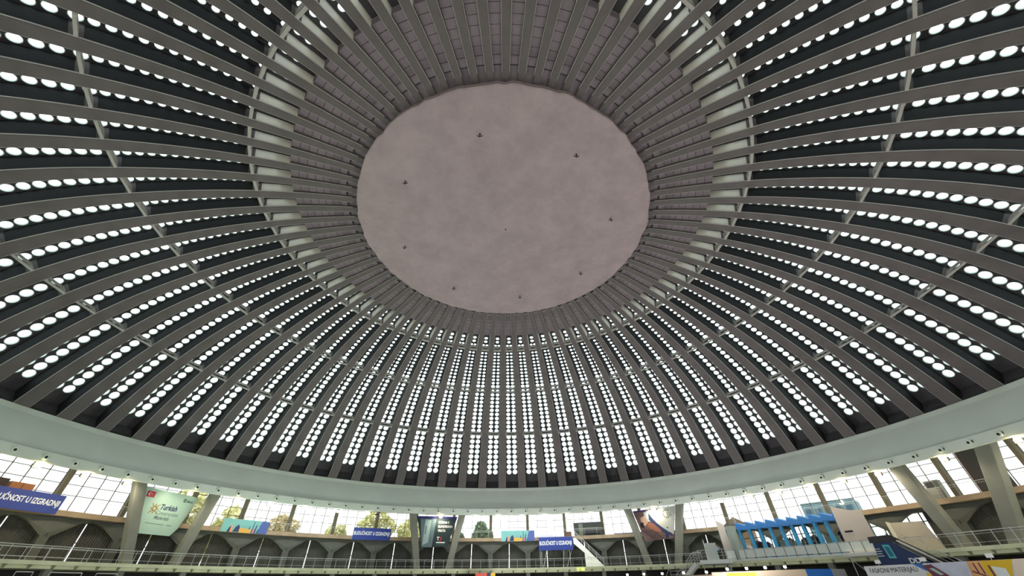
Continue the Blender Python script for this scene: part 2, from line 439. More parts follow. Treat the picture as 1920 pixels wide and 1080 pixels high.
# ------------------------------------------------------------------ central disc
_n = [n for n in M_DISC.node_tree.nodes if n.type == 'TEX_NOISE'][0]
_n.inputs['Scale'].default_value = .28; _n.inputs['Detail'].default_value = 14; _n.inputs['Roughness'].default_value = .72
def make_disc():
    mb = MB(); N = 160; rnd = [random.uniform(-.09, .09) for _ in range(N)]
    rings = [(0.001, 0), (4, 0), (8, 0), (12, 0), (15.5, 0), (16.45, .0), (16.57, .06), (16.57, .62), (15.5, .7), (0.001, .7)]
    for j, (r, h) in enumerate(rings):
        for i in range(N):
            a = 2*PI*i/N; e = (rnd[i]+rnd[(i*7) % N]*.4) if j in (5, 6, 7) else 0
            mb.v.append(((r+e)*math.cos(a), (r+e)*math.sin(a), h-abs(e)*.4))
    for j in range(len(rings)-1):
        for i in range(N): mb.f.append((j*N+i, j*N+(i+1) % N, (j+1)*N+(i+1) % N, (j+1)*N+i)); mb.m.append(0)
    o = mb.build('ceiling_disc', M_DISC); o.location = (0, 0, 32.55)
    return tag(o, 'huge round rough-plastered pinkish grey disc at the crown of the dome', 'ceiling disc')
make_disc()
def hook(x, y, label, small=False):
    root = D.objects.new('ceiling_hook', None); COL.objects.link(root); root.location = (x, y, 32.55)
    MB().lathe([(.001, -.03), (.09, -.03), (.09, 0), (.001, 0)], 12).build('mounting_plate', M_BLACK, root)
    if not small:
        MB().bar((0, 0, -.03), (0, 0, -.5), .09).build('rod', M_BLACK, root)
        mb = MB()
        mb.bar((0, 0, -.42), (.26, .05, -.18), .08).bar((0, 0, -.42), (-.26, .05, -.18), .08); mb.build('prong', M_BLACK, root)
    tag(root, label, 'ceiling hook', 'dark hooks under the ceiling disc' if 0 else None)
place_words = ['toward the lower edge right of centre', 'at the lower right, near the rim', 'at the right, near the rim', 'at the upper right, near the rim',
               'at the top, left of centre', 'at the left, upper of two', 'at the left, lower of two', 'at the lower left, near the rim']
for i in range(8):
    a = R_(10.6+45*i); hook(12.35*math.sin(a), 12.35*math.cos(a), 'small dark forked hook under the pale ceiling disc, '+place_words[i])
hook(.16, -.5, 'tiny dark plate at the very centre of the pale ceiling disc', True)

# ------------------------------------------------------------------ ring beam
sweep([(48.85, 14.75), (48.6, 14.2), (46.35, 11.0), (45.95, 10.95), (45.75, 10.05), (45.95, 9.98), (46.6, 10.15), (51.5, 11.4), (52.5, 14.8)], 0, 360, 1.5).build('trim_1', M_BAND)['kind'] = 'structure'
# beam seat: dark band closing the rib feet
sweep([(48.95, 14.78), (51.2, 14.85), (51.2, 17.5), (50.9, 17.5), (49.4, 15.1)], 0, 360, 1.5).build('trim_2', M_CELL)['kind'] = 'structure'

def make_downlight():
    root = empty('ring_downlight')
    MB().lathe([(.27, .12), (.27, -.16), (.23, -.20), (.001, -.20)], 16, axis='y').build('housing', M_BAND, root); hs_ = COL.objects[-1]
    MB().lathe([(.115, -.19), (.115, -.23), (.001, -.23)], 12, axis='y', c=(-.03, 0, -.04)).build('aperture', M_BLACK, hs_)
    MB().box(.22, .29, -.14, .02, -.11, .11).build('side_shade', M_BLACK, hs_)  # black block standing in for the shading on the housing's side
    tag(root, 'small round white downlight with a black aperture low on the ring beam', 'downlight', 'small downlights along the ring beam')
    kids(root); return root
dl = make_downlight(); first = True
az = 1.75-27*3.186
while az < 88:
    place(dl if first else copy_tree(dl), az, 45.86, 10.48); first = False; az += 3.186

# ------------------------------------------------------------------ floodlights under the ring beam
def make_flood(lens, warm):
    root = empty('floodlight')
    hs_ = MB().box(-.32, .32, -.14, .18, -.34, 0).build('housing', M_FLOODH, root)
    MB().box(-.29, .29, -.18, -.14, -.32, -.03).build('lens', lens, hs_)
    MB().bar((-.12, .05, 0), (-.12, .05, .34), .04).bar((.12, .05, 0), (.12, .05, .34), .04).box(-.16, .16, .02, .08, .1, .14).build('bracket', M_FLOODH, root)
    ld = D.lights.new('lamp', 'SPOT'); ld.energy = FLOOD_W; ld.spot_size = R_(150); ld.spot_blend = .6; ld.shadow_soft_size = .3
    ld.color = (1, .86, .62) if warm else (.95, 1, .93)
    lo = D.objects.new('lamp', ld); COL.objects.link(lo); lo.parent = root; lo.location = (0, -.45, -.2); lo.rotation_euler = (R_(48), 0, 0)
    if warm:
        gd = D.lights.new('glow_lamp', 'POINT'); gd.energy = 18; gd.color = (1, .80, .36); gd.shadow_soft_size = .1
        go = D.objects.new('glow_lamp', gd); COL.objects.link(go); go.parent = root; go.location = (0, -.55, -.02)
    tag(root, None, 'floodlight'); kids(root); return root
fw_, fc_ = make_flood(M_WARM, True), make_flood(M_COOL, False)
floods = [(-77.85, 1), (-72.7, 1), (-67.7, 1), (-59.2, 1), (-52.2, 1), (-46.7, 0), (-40.5, 0), (-34.5, 0), (-28.6, 0), (-13.6, 1), (-6.1, 0), (-1.1, 0), (4.1, 0), (8.9, 0),
          (13.9, 0), (18.9, 0), (24.0, 0), (32.0, 1), (40.1, 0), (44.9, 0), (50.1, 1), (54.9, 1), (60.0, 1), (64.7, 1), (69.5, 1), (77.6, 1), (85.4, 1)]
used = set()
for az, w in floods:
    b = fw_ if w else fc_; o = b if w not in used else copy_tree(b); used.add(w); place(o, az, 45.95+.3, 9.86)
    o['group'] = 'warm floodlights under the ring beam' if w else 'white floodlights under the ring beam'
    o['label'] = 'small floodlight glowing warm yellow under the edge of the ring beam' if w else 'small white floodlight under the edge of the ring beam, against the bright windows'
for az in range(96, 275, 9):      # the same lamps continue round the part of the ring behind the photographer
    o = copy_tree(fw_); place(o, az, 46.25, 9.86); o['group'] = 'warm floodlights under the ring beam'

# ------------------------------------------------------------------ floor, ground, galleries
sweep([(0.01, 0), (58, 0), (58, -.3), (0.01, -.3)], 0, 360, 3).build('floor', M_FLOOR).location.z = -EYE
D.objects['floor']['kind'] = 'structure'
g = sweep([(58.2, -.1), (400, -.1), (400, -.5), (58.2, -.5)], 0, 360, 5).build('floor_outside', M_GROUND); g.location.z = -EYE; g['kind'] = 'structure'
A0, A1 = -100, 104
sweep([(46.0, 2.54), (46.0, 2.22), (46.35, 2.22), (46.35, 1.93), (54, 1.93), (54, 2.54)], 0, 360, 1.5).build('floor_gallery', M_CREAM)['kind'] = 'structure'
sweep([(49.9, 7.0), (49.9, 6.5), (55, 6.5), (55, 7.0)], 0, 360, 1.5).build('floor_upper_gallery', M_TAN)['kind'] = 'structure'
sweep([(50.5, -EYE), (50.5, 1.93), (50.8, 1.93), (50.8, -EYE)], 0, 360, 2).build('wall_lower', mat('undercroft_wall', (60, 60, 58), .9))['kind'] = 'structure'
# little brackets under the lower gallery edge
br = MB(); M_BRK = mat('bracket_shadow_concrete', (150, 156, 124), .8)
br.add([(-.1, -.3, .28), (.1, -.3, .28), (.1, 0, .28), (-.1, 0, .28), (-.1, 0, 0), (.1, 0, 0)], [(0, 1, 2, 3), (0, 4, 5, 1), (3, 2, 5, 4), (0, 3, 4), (1, 5, 2)])
bo = br.build('edge_bracket', M_BRK); KIDS[bo] = []; tag(bo, 'small concrete bracket under the edge of the lower gallery', 'bracket', 'brackets under the lower gallery edge')
az = -88; first = True
while az < 90:
    place(bo if first else copy_tree(bo), az, 46.35, 1.94); first = False; az += 2.25
# concrete piers holding the lower gallery
pb = MB().box(-.3, .3, -.3, .3, 0, 3.63).build('gallery_pier', M_COLM); KIDS[pb] = []; tag(pb, 'square concrete pier under the lower gallery', 'pier', 'piers under the lower gallery')
for i in range(24):
    place(pb if i == 0 else copy_tree(pb), -85+i*7.5, 46.9, -EYE)

# ------------------------------------------------------------------ galleries' railings
def railing(label, R, z, a0, a1, step, h, rails, pw=.05, name='railing'):
    am = (a0+a1)/2; root = empty(name, am, R, z); tag(root, label, 'railing')
    inv = Matrix.Rotation(R_(am), 4, 'Z')
    def loc(az, dR=0): 
        a = R_(az-am); r = R+dR; return (r*math.sin(a), r*math.cos(a)-R)
    n = int(round((a1-a0)/step))
    for i in range(n+1):
        x, y = loc(a0+i*(a1-a0)/n); MB().bar((x, y, 0), (x, y, h), pw, 4).build('post', M_RAIL, root)
    for zz, w in rails:
        mb = MB(); m = max(2, int((a1-a0)/1.5))
        for i in range(m):
            p = loc(a0+i*(a1-a0)/m); q = loc(a0+(i+1)*(a1-a0)/m); mb.bar((p[0], p[1], zz), (q[0], q[1], zz), w, 4)
        mb.build('rail', M_RAIL, root)
    return root
RL = ((1.13, .09), (.93, .04), (.28, .04))
railing('long grey steel railing of the lower gallery, left part below the big pale banner', 46.1, 2.54, -88, -14.1, 1.85, 1.15, RL)
railing('grey steel railing of the lower gallery between the dark banner and the platform stair', 46.1, 2.54, -14.05, 38.6, 1.85, 1.15, RL)
railing('grey steel railing of the lower gallery at the far right, past the escalator', 46.1, 2.54, 66.5, 90, 1.85, 1.2, RL, .065)
railing('thin steel railing of the upper gallery against the windows on the left', 50.05, 7.0, -88, -14.1, 2.5, 1.05, ((1.05, .06), (.85, .03)), .04)
railing('thin steel railing of the upper gallery against the windows in the middle', 50.05, 7.0, -8, 29, 2.5, 1.05, ((1.05, .06), (.85, .03)), .04)
railing('thin steel railing of the upper gallery against the windows on the right', 50.05, 7.0, 34.5, 88, 2.5, 1.05, ((1.05, .06), (.85, .03)), .04)
# second railing further back on the lower gallery
railing('set-back steel railing behind the lower gallery rail on the left', 47.2, 2.54, -88, -66.5, 2.1, 1.05, ((1.05, .05), (.3, .03)), .04)

# ------------------------------------------------------------------ slanting columns in pairs
def column(top, bot, label, wt=1.15, wb=.95):
    root = place(MB_col(top, bot, wt, wb), bot, 47.2, 2.54); tag(root, label, 'column'); return root
def MB_col(top, bot, wt, wb):
    R = 47.2; H = 7.85
    dx = R*math.sin(R_(top-bot)); dy = R*math.cos(R_(top-bot))-R
    q0 = [(-wb/2, -.5, 0), (wb/2, -.5, 0), (wb/2, .5, 0), (-wb/2, .5, 0)]
    q1 = [(dx-wt/2, dy-.55, H), (dx+wt/2, dy-.55, H), (dx+wt/2, dy+.55, H), (dx-wt/2, dy+.55, H)]
    o = MB().hexa(q0, q1).build('slanting_column', M_COLM)
    bv = o.modifiers.new('edge', 'BEVEL'); bv.width = .06; bv.segments = 2
    return o
column(-65.7, -62.3, 'grey slanting concrete column at the left edge of the pale green banner')
column(-55.1, -56.5, 'grey slanting concrete column at the right edge of the pale green banner')
column(-19.4, -17.2, 'grey slanting concrete column left of the dark door banner')
column(-8.9, -11.1, 'grey slanting concrete column right of the dark door banner')
column(26.4, 28.7, 'grey slanting concrete column left of the banner with worker photograph')
column(36.9, 34.0, 'grey slanting concrete column right of the banner with worker photograph')
column(71.5, 73.3, 'wide grey slanting concrete column right of the escalator', 1.3, 1.1)
column(81.7, 78.3, 'wide grey slanting concrete column nearest the right edge of the photo', 1.4, 1.2)

# ------------------------------------------------------------------ facade: posts, windows
POSTS = [4.9+7.5*k for k in range(-13, 12)]
po = MB().box(-.22, .22, -.35, .25, 0, 5.6).build('facade_post', M_POST); KIDS[po] = []
tag(po, 'upright concrete post between two bays of the upper windows', 'post', 'posts between the upper windows')
for i, a in enumerate(POSTS): place(po if i == 0 else copy_tree(po), a, 53.6, 7.0)
def make_window(n):
    root = empty('window_%d' % n); root['kind'] = 'structure'; w = 53.9*math.sin(R_(3.75))-.22; H = 5.6
    fr = MB()
    for x in (-w, -w/2, 0, w/2, w): fr.box(x-.038, x+.038, -.05, .05, 0, H)
    for z in (.06, 1.9, 2.95, 4.0, H-.06): fr.box(-w, w, -.04, .04, z-.032, z+.032)
    fr.build('window_frame', M_MUL, root)
    MB().box(-w, w, -.005, .005, 0, H).build('window_pane', M_GLASS, root)
    kids(root); return root
w0 = make_window(1)
for i, a in enumerate(POSTS[:-1]):
    o = w0 if i == 0 else copy_tree(w0); o.name = 'window_%d' % (i+1); place(o, a+3.75, 53.8, 7.0)
sweep([(54.0, 12.5), (54.4, 12.5), (54.4, 7.0), (54.0, 7.0)], 100, 252, 3).build('window_40', [M_GLASS])['kind'] = 'structure'
sweep([(52, 12.5), (55, 12.5), (55, 15.2), (52, 15.2)], 0, 360, 3).build('ceiling', M_BAND)['kind'] = 'structure'

# ------------------------------------------------------------------ arcade below the upper gallery, curtains
def arch_outline(wc=.42, half=3.33, H=3.96, z0=2.35, rise=1.25, t=.22):
    pts = [(-wc, 0), (-wc, z0)]
    for i in range(1, 9):
        u = i/8; pts.append((-wc-(half-wc)*u, z0+(H-.25-z0)*(1-(1-u)**1.7)))
    pts += [(-half, H), (half, H)]
    for i in range(8, 0, -1):
        u = i/8; pts.append((wc+(half-wc)*u, z0+(H-.25-z0)*(1-(1-u)**1.7)))
    pts += [(wc, z0), (wc, 0)]
    return pts
def make_arcade():
    root = empty('arcade_column')
    mb = MB(); pts = arch_outline(); n = len(pts)
    half = n//2
    # split in convex quads: shaft and flared head
    mb.box(-.42, .42, -.3, .3, 0, 2.35); mb.build('shaft', M_ARC, root)
    hd = MB(); H = 3.96
    left = [(-.42-(3.30-.42)*u/8, 2.35+(3.72-2.35)*(1-(1-u/8)**1.7)) for u in range(9)]
    for sg in (-1, 1):
        for i in range(8):
            (xa, za), (xb, zb) = left[i], left[i+1]; xa, xb = xa*sg, xb*sg
            hd.hexa([(xa, -.3, za), (xb, -.3, zb), (xb, -.3, H), (xa, -.3, H)], [(xa, .3, za), (xb, .3, zb), (xb, .3, H), (xa, .3, H)])
    hd.box(-.42, .42, -.3, .3, 2.35, H)
    hd.build('flared_head', M_ARC, root)
    # raised spine giving the head its faceted look
    sp = MB()
    for sg in (-1, 1):
        sp.hexa([(0, -.5, 2.5), (sg*.12, -.36, 2.2), (sg*2.6, -.32, 3.7), (0, -.5, 3.9)], [(0, -.3, 2.5), (sg*.12, -.3, 2.0), (sg*2.6, -.3, 3.7), (0, -.3, 3.9)])
    sp.build('faceted_bracket', M_ARC, root)
    tag(root, 'dark concrete column with a flared arched head under the upper gallery', 'column', 'arcade columns under the upper gallery')
    kids(root); return root
ac = make_arcade()
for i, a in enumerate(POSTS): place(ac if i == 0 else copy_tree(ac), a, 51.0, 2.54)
def make_curtain(w, H, label, group):
    mb = MB(); n = 28; pts = [(-w/2+w*i/n, (.07 if i % 2 else -.05)+random.uniform(-.02, .02)) for i in range(n+1)]
    for i in range(n):
        (xa, ya), (xb, yb) = pts[i], pts[i+1]
        mb.hexa([(xa, ya, 0), (xb, yb, 0), (xb, yb+.03, 0), (xa, ya+.03, 0)], [(xa, ya, H), (xb, yb, H), (xb, yb+.03, H), (xa, ya+.03, H)])
    o = mb.build('curtain', M_CURT); KIDS[o] = []; return tag(o, label, 'curtain', group)
cu = make_curtain(3.3, 3.9, 'dark pleated curtain closing half a bay behind the lower gallery', 'dark curtains behind the lower gallery'); first = True
OPEN = [42.4, 49.9, 57.4, 64.9]
for a in POSTS[:-1]:
    if any(abs(a-q) < 1 for q in OPEN): continue
    for d in (-1, 1):
        place(cu if first else copy_tree(cu), a+3.75+d*1.885, 51.75, 2.54); first = False
place(copy_tree(cu), 64.9+3.75+1.885, 51.75, 2.54)
# glazed arches behind the blue pavilion
for i, a in enumerate(OPEN):
    root = empty('window_%d' % (30+i), a+3.75, 52.6, 2.54); root['kind'] = 'structure'
    mb = MB()
    for x in (-3.4, -2.0, -.7, .7, 2.0, 3.4): mb.box(x-.06, x+.06, -.05, .05, 0, 3.9)
    for z in (.05, 2.9, 3.85): mb.box(-3.4, 3.4, -.05, .05, z-.05, z+.05)
    mb.build('window_frame', mat('green_grey_frame', (120, 138, 120), .6), root)
    MB().box(-3.4, 3.4, -.005, .005, 0, 3.9).build('window_pane', M_GLASS, root)

for i, a in enumerate(POSTS[:-1]):
    if any(abs(a-q) < 1 for q in OPEN): continue
    root = empty('window_%d' % (50+i), a+3.75, 52.6, 2.54); root['kind'] = 'structure'
    MB().box(-3.4, -3.3, -.05, .05, 0, 3.9).box(3.3, 3.4, -.05, .05, 0, 3.9).box(-3.4, 3.4, -.05, .05, 1.9, 2.0).build('window_frame', MATS['green_grey_frame'], root)
    MB().box(-3.4, 3.4, -.005, .005, 0, 3.9).build('window_pane', M_GLASS, root)

# ------------------------------------------------------------------ trees and a pale building outside
def tree(az, R, h, rad, col, label, trunk=.25):
    root = empty('tree', az, R, -EYE); tag(root, label, 'tree')
    MB().bar((0, 0, 0), (0, 0, h*.62), trunk*2, 8, 0, trunk).build('trunk', mat('bark', (98, 84, 66), .9), root)
    N = 2600; rs = np.random.RandomState(int(az*10+900)); vs = []; fs = []
    for i in range(N):
        d = rs.normal(size=3); d /= np.linalg.norm(d); lob = 1+.28*math.sin(3*d[0]+az)*math.cos(4*d[2]+az*.7)
        q = rs.uniform(.55, 1)**.5*rad*lob
        c = np.array([d[0]*q, d[1]*q, h-rad*1.05+d[2]*q*1.15]); e = rs.normal(size=3); e /= np.linalg.norm(e); g_ = np.cross(e, rs.normal(size=3)); g_ /= np.linalg.norm(g_)
        L = rs.uniform(.25, .5); k = len(vs)
        vs += [c-e*L, c+g_*L*.5, c+e*L, c-g_*L*.5]; fs.append((k, k+1, k+2, k+3))
    mb = MB(); mb.add(vs, fs); mb.build('foliage', col, root, fix=False)
M_LEAFY = mat('yellow_green_leaves', (240, 234, 180), .7, .3, .5)
M_LEAFG = mat('grey_green_leaves', (150, 170, 140), .7, .3, .5)
tree(-53, 64, 14.2, 3.6, M_LEAFY, 'yellow-green tree outside the windows just right of the pale green banner')
tree(-45, 68, 12.6, 3.3, M_LEAFY, 'yellowing tree outside the windows above the first teal skyline banner')
tree(-39, 64, 12.2, 2.8, mat('ochre_leaves', (236, 222, 186), .7, .3, .5), 'low ochre tree outside the windows right of the first teal skyline banner')
tree(-29.5, 68, 12.0, 2.8, M_LEAFY, 'yellow-green tree outside, above the left end of the middle blue banner')
tree(-23.3, 66, 14.6, 3.2, M_LEAFY, 'tall yellow-green tree outside, right of the middle blue banner')
tree(-16.6, 68, 13.8, 3.3, M_LEAFY, 'yellow-green tree outside, left of the dark door banner')
tree(-4.0, 66, 12.6, 1.9, M_LEAFG, 'slim grey-green tree outside, right of the dark door banner', .12)
tree(-8.3, 62, 10.3, .9, M_LEAFG, 'small grey-green treetop outside, close to the column right of the dark door banner', .1)
M_PURP = mat('dark_plum_leaves', (64, 52, 76), .8, .4, .8)
for q, (a, hh) in enumerate(((45.3, 6.9), (48.8, 7.0), (52.2, 7.1), (55.8, 7.2))):
    tree(a, 57.5, hh, 1.5, M_PURP, 'dark plum bush outside behind the blue pavilion, %s' % ['leftmost of four', 'second from the left of four', 'third from the left of four', 'rightmost of four'][q], .1)
b = empty('building', 46.5, 120, -EYE); tag(b, 'pale blue building far outside the windows left of the blue pavilion', 'building')
MB().box(-6, 6, 0, 10, 0, 19).build('wall', mat('pale_blue_wall', (110, 140, 150), .8), b)
w_ = MB()
for i in range(5): w_.box(-5.4+i*2.3, -4.0+i*2.3, -.06, 0, 13, 15).box(-5.4+i*2.3, -4.0+i*2.3, -.06, 0, 16, 17.6)
w_.build('windows', mat('dark_blue_glass', (70, 96, 110), .3), b)
b = empty('building', 35.6, 110, -EYE); tag(b, 'small tan gabled building outside, beside the column right of the worker banner', 'building')
MB().box(-3.5, 3.5, 0, 8, 0, 14.0).build('wall', mat('tan_wall', (120, 92, 66), .8), b)
MB().prism([(-3.9, 14.0), (3.9, 14.0), (0, 16.4)], -.3, 8.3).build('roof', mat('tile_roof', (120, 96, 78), .8), b)

# ------------------------------------------------------------------ banners
def banner_blue(az0, az1, z0, z1, R, label, legs=False):
    am = (az0+az1)/2; root = empty('banner', am, R, z0); w = R*math.tan(R_((az1-az0)/2)); h = z1-z0
    MB().box(-w, w, -.03, .03, 0, h).build('cloth', M_BLUE, root)
    text('BUDUĆNOST U IZGRADNJI', -w*.95, h*.30, w*1.88, h*.50, M_LET, root, y=-.035, bold=.016)
    tag(root, label, 'banner'); return root
banner_blue(-78.1, -70.9, 6.55, 8.25, 49.8, 'blue banner with white lettering at the far left, cut by the photo edge')
banner_blue(-29.75, -22.7, 6.45, 8.12, 49.8, 'blue banner with white lettering on the upper gallery, left of the dark door banner')
banner_blue(7.25, 14.2, 4.98, 6.86, 48.9, 'blue banner with white lettering on a scaffold frame over the lower gallery')
sf = empty('scaffold_frame', 10.7, 48.95, 2.54); tag(sf, 'steel scaffold frame of posts and braces carrying the rightmost blue banner', 'scaffold')
for x in (-2.8, -2.55, 1.0, 2.3): MB().bar((x, .12, 0), (x+(.35 if x == 1.0 else 0), .12, 4.3 if x < 0 else 2.6), .07, 6).build('pole', M_RAIL, sf)
for xa, xb in ((-2.4, -1.5), (1.6, 2.9)): MB().bar((xa, .2, 0), (xb, .2, 2.9), .07, 6).build('brace', M_RAIL, sf)
MB().bar((-.3, .15, 5.4), (1.3, .15, 4.4), .05, 5).bar((-2.8, .15, 4.9), (-.3, .15, 4.9), .05, 5).bar((-.3, .12, 2.6), (-.3, .12, 5.5), .07, 5).build('guard_rail', M_RAIL, sf)
MB().box(-2.75, -.4, .15, .6, 4.35, 4.75).build('toe_board', mat('pale_lilac_board', (196, 196, 214), .6), sf)

def poly(parent, pts, m, y, name='printed_shape', t=.004):
    return MB().prism(pts, y-t, y).build(name, m, parent)
def banner_city(az0, az1, z0, z1, label):
    am = (az0+az1)/2; R = 49.8; root = empty('banner', am, R, z0); w = R*math.tan(R_((az1-az0)/2)); h = z1-z0
    MB().box(-w, w, -.03, .03, 0, h).build('cloth', M_TEAL, root)
    X = lambda u: -w+2*w*u
    poly(root, [(X(.78), 0), (X(1), 0), (X(1), h), (X(.84), h), (X(.80), h*.6)], mat('banner_indigo', (74, 92, 158), .6), -.032)
    poly(root, [(X(.38), .0), (X(.64), .0), (X(.64), h*.3), (X(.38), h*.36)], M_YEL if 0 else mat('ochre_print', (206, 160, 78), .6), -.034)
    poly(root, [(X(.13), 0), (X(.19), 0), (X(.20), h*.5), (X(.16), h*.35)], M_NAVY, -.036)
    poly(root, [(X(.19), 0), (X(.24), 0), (X(.22), h*.5), (X(.19), h*.55)], M_ORANGE, -.038)
    poly(root, [(X(.25), .05), (X(.38), .05), (X(.38), h*.38), (X(.345), h*.6), (X(.29), h*.42)], M_NAVY, -.040)
    poly(root, [(X(.57), h*.3), (X(.60), h*.3), (X(.60), h*.62)], M_NAVY, -.042)
    poly(root, [(X(.64), 0), (X(.67), 0), (X(.675), h*.9), (X(.66), h*.9)], mat('dark_teal_print', (34, 98, 104), .6), -.043)
    poly(root, [(X(.67), 0), (X(.71), 0), (X(.71), h*.35), (X(.67), h*.38)], mat('pink_print', (196, 110, 150), .6), -.045)
    poly(root, [(X(.71), 0), (X(.74), 0), (X(.745), h*.72), (X(.72), h*.6)], M_NAVY, -.046)
    poly(root, [(X(.76), 0), (X(.80), 0), (X(.79), h*.35), (X(.77), h*.3)], mat('dark_teal_print', (34, 98, 104), .6), -.048)
    for u in (.42, .46, .50, .54): poly(root, [(X(u), h*.35), (X(u+.008), h*.35), (X(u+.004), h*(.6+.05*(u > .45)))], MATS['dark_teal_print'], -.05)
    tag(root, label, 'banner')
banner_city(-51.2, -44.3, 6.5, 8.06, 'teal banner with a printed colourful skyline, right of the pale green banner')
banner_city(-.5, 6.4, 6.45, 8.03, 'teal banner with a printed colourful skyline, just left of the scaffold banner')

def quad_banner(cor, R, m, label):
    am = sum(c[0] for c in cor)/4; z0 = min(c[1] for c in cor); root = empty('banner', am, R, z0)
    P = [(R*math.tan(R_(a-am)), z-z0) for a, z in cor]
    MB().prism(P, -.02, .02).build('cloth', m, root); tag(root, label, 'banner')
    loc = lambda a, z: (R*math.tan(R_(a-am)), z-z0)
    return root, loc, P
# pale green trade banner
rt_, L_, P_ = quad_banner([(-64.45, 9.95), (-56.25, 9.85), (-57.3, 6.3), (-58.0, 5.46), (-62.3, 5.42)], 46.7, M_PALE, 'big pale green banner with sun-wheel emblem and small red flag, between slanting columns')
a = L_(-63.9, 9.0); poly(rt_, [(a[0], a[1]), (a[0]+1.0, a[1]), (a[0]+.98, a[1]+.6), (a[0]-.05, a[1]+.62)], M_RED, -.022, 'flag'); flag_ = COL.objects[-1]
cx, cz = a[0]+.35, a[1]+.31
cr = []
for i in range(15): an = R_(50+260*i/14); cr.append((cx+.17*math.cos(an), cz+.17*math.sin(an)))
for i in range(14, -1, -1): an = R_(60+240*i/14); cr.append((cx+.05+.13*math.cos(an), cz+.13*math.sin(an)))
poly(flag_, cr, M_LET, -.028, 'crescent')
poly(flag_, [(cx+.22+.08*(1 if i % 2 == 0 else .4)*math.cos(R_(36*i)), cz+.08*(1 if i % 2 == 0 else .4)*math.sin(R_(36*i))) for i in range(10)], M_LET, -.028, 'star')
cx, cz = L_(-61.9, 7.95)
mb = MB(); N = 16
mb.v = [(cx+r*math.cos(2*PI*i/N), -.026, cz+r*math.sin(2*PI*i/N)) for r in (.14, .33) for i in range(N)]
mb.f = [(i, (i+1) % N, N+(i+1) % N, N+i) for i in range(N)]; mb.m = [0]*N
for i in range(8):
    an = 2*PI*i/8; c, s = math.cos(an), math.sin(an); r1 = .43
    x, z = cx+r1*c, cz+r1*s; mb.box(x-.08, x+.08, -.03, -.024, z-.07, z+.07)
    if i % 2: x, z = cx+.62*c, cz+.62*s; mb.box(x-.07, x+.07, -.03, -.024, z-.06, z+.06)
mb.build('sun_wheel_emblem', M_GOLD, rt_, fix=False)
a = L_(-61.15, 7.95); text('Turkish', a[0], a[1], 2.15, .58, M_NAVY, rt_, -.024, shear=.2, bold=.03)
text('Construction', a[0]-.15, a[1]-.52, 2.75, .40, M_GREYT, rt_, -.024, shear=.2, bold=.005)
text('Materials', a[0]-.2, a[1]-1.02, 1.9, .40, M_GREYT, rt_, -.024, shear=.2, bold=.02)
a = L_(-62.2, 6.45); poly(rt_, [(a[0], a[1]), (a[0]+2.3, a[1]), (a[0]+2.3, a[1]+.06), (a[0], a[1]+.06)], M_GREYT, -.022, 'small_print')
poly(rt_, [(a[0]+2.6, a[1]), (a[0]+3.3, a[1]), (a[0]+3.3, a[1]+.06), (a[0]+2.6, a[1]+.06)], M_GREYT, -.022, 'small_print')
a = L_(-57.9, 9.1); poly(rt_, [(a[0]-.4, a[1]), (a[0]-.08, a[1]), (a[0]-.08, a[1]+.35), (a[0]-.4, a[1]+.35)], mat('dark_green_print', (40, 72, 70), .6), -.022, 'small_emblem')
poly(rt_, [(a[0]-.3, a[1]+.1), (a[0]-.18, a[1]+.1), (a[0]-.18, a[1]+.25), (a[0]-.3, a[1]+.25)], M_PALE, -.028, 'small_emblem')
text('İMSAD', a[0], a[1], .95, .32, MATS['dark_green_print'], rt_, -.024, bold=.02)
# dark door banner
M_DK = mat('banner_dark_green', (22, 46, 50), .6)
rt_, L_, P_ = quad_banner([(-18.45, 9.8), (-9.95, 9.8), (-11.6, 5.5), (-16.8, 5.3)], 46.7, M_DK, 'dark green banner with a printed open door, between two slanting columns left of centre')
poly(rt_, [(P_[0][0]+.05, P_[0][1]-.38), (P_[1][0]-.1, P_[1][1]-.3), P_[1], P_[0]], mat('indigo_print', (44, 40, 112), .6), -.022, 'printed_top_strip')
lf, tp = P_[0][0], P_[0][1]
poly(rt_, [(lf+1.35, .1), (lf+3.0, .1), (lf+3.3, tp-.4), (lf+.6, tp-.4)], mat('blue_grey_print', (92, 116, 126), .6), -.026, 'printed_room')
poly(rt_, [(lf+1.4, .35), (lf+2.3, .75), (lf+2.5, tp-.6), (lf+1.5, tp-.45)], mat('pale_door_print', (150, 176, 180), .6), -.030, 'printed_door'); door_ = COL.objects[-1]
poly(rt_, [(lf+2.3, .75), (lf+2.42, .78), (lf+2.62, tp-.65), (lf+2.5, tp-.6)], M_GREYT, -.034, 'printed_door_edge')
poly(door_, [(lf+1.62, 1.9), (lf+1.72, 1.9), (lf+1.78, 3.1), (lf+1.66, 3.1)], M_BLACK, -.036, 'printed_handle')
xx = lf+3.75
text('SOBNA I', xx, tp-1.05, 1.75, .36, M_LET, rt_, -.024, bold=.01)
text('BLINDIRANA', xx, tp-1.65, 2.45, .36, M_LET, rt_, -.024, bold=.01)
text('VRATA', xx, tp-2.25, 1.3, .36, M_LET, rt_, -.024, bold=.02)
text('T', xx-.05, 1.05, .4, .5, M_LET, rt_, -.024, bold=.04)
dd = []
for i in range(13): an = R_(-110+220*i/12); dd.append((xx+.45+.32*math.cos(an), 1.25+.3*math.sin(an)))
for i in range(12, -1, -1): an = R_(-110+220*i/12); dd.append((xx+.45+.16*math.cos(an), 1.25+.15*math.sin(an)))
poly(rt_, dd, M_RED, -.024, 'red_emblem')
poly(rt_, [(xx-.1, .68), (xx+1.35, .68), (xx+1.35, .84), (xx-.1, .84)], M_LET, -.022, 'small_print')
poly(rt_, [(xx-.1, .42), (xx+1.4, .42), (xx+1.4, .48), (xx-.1, .48)], M_GREYT, -.022, 'small_print')
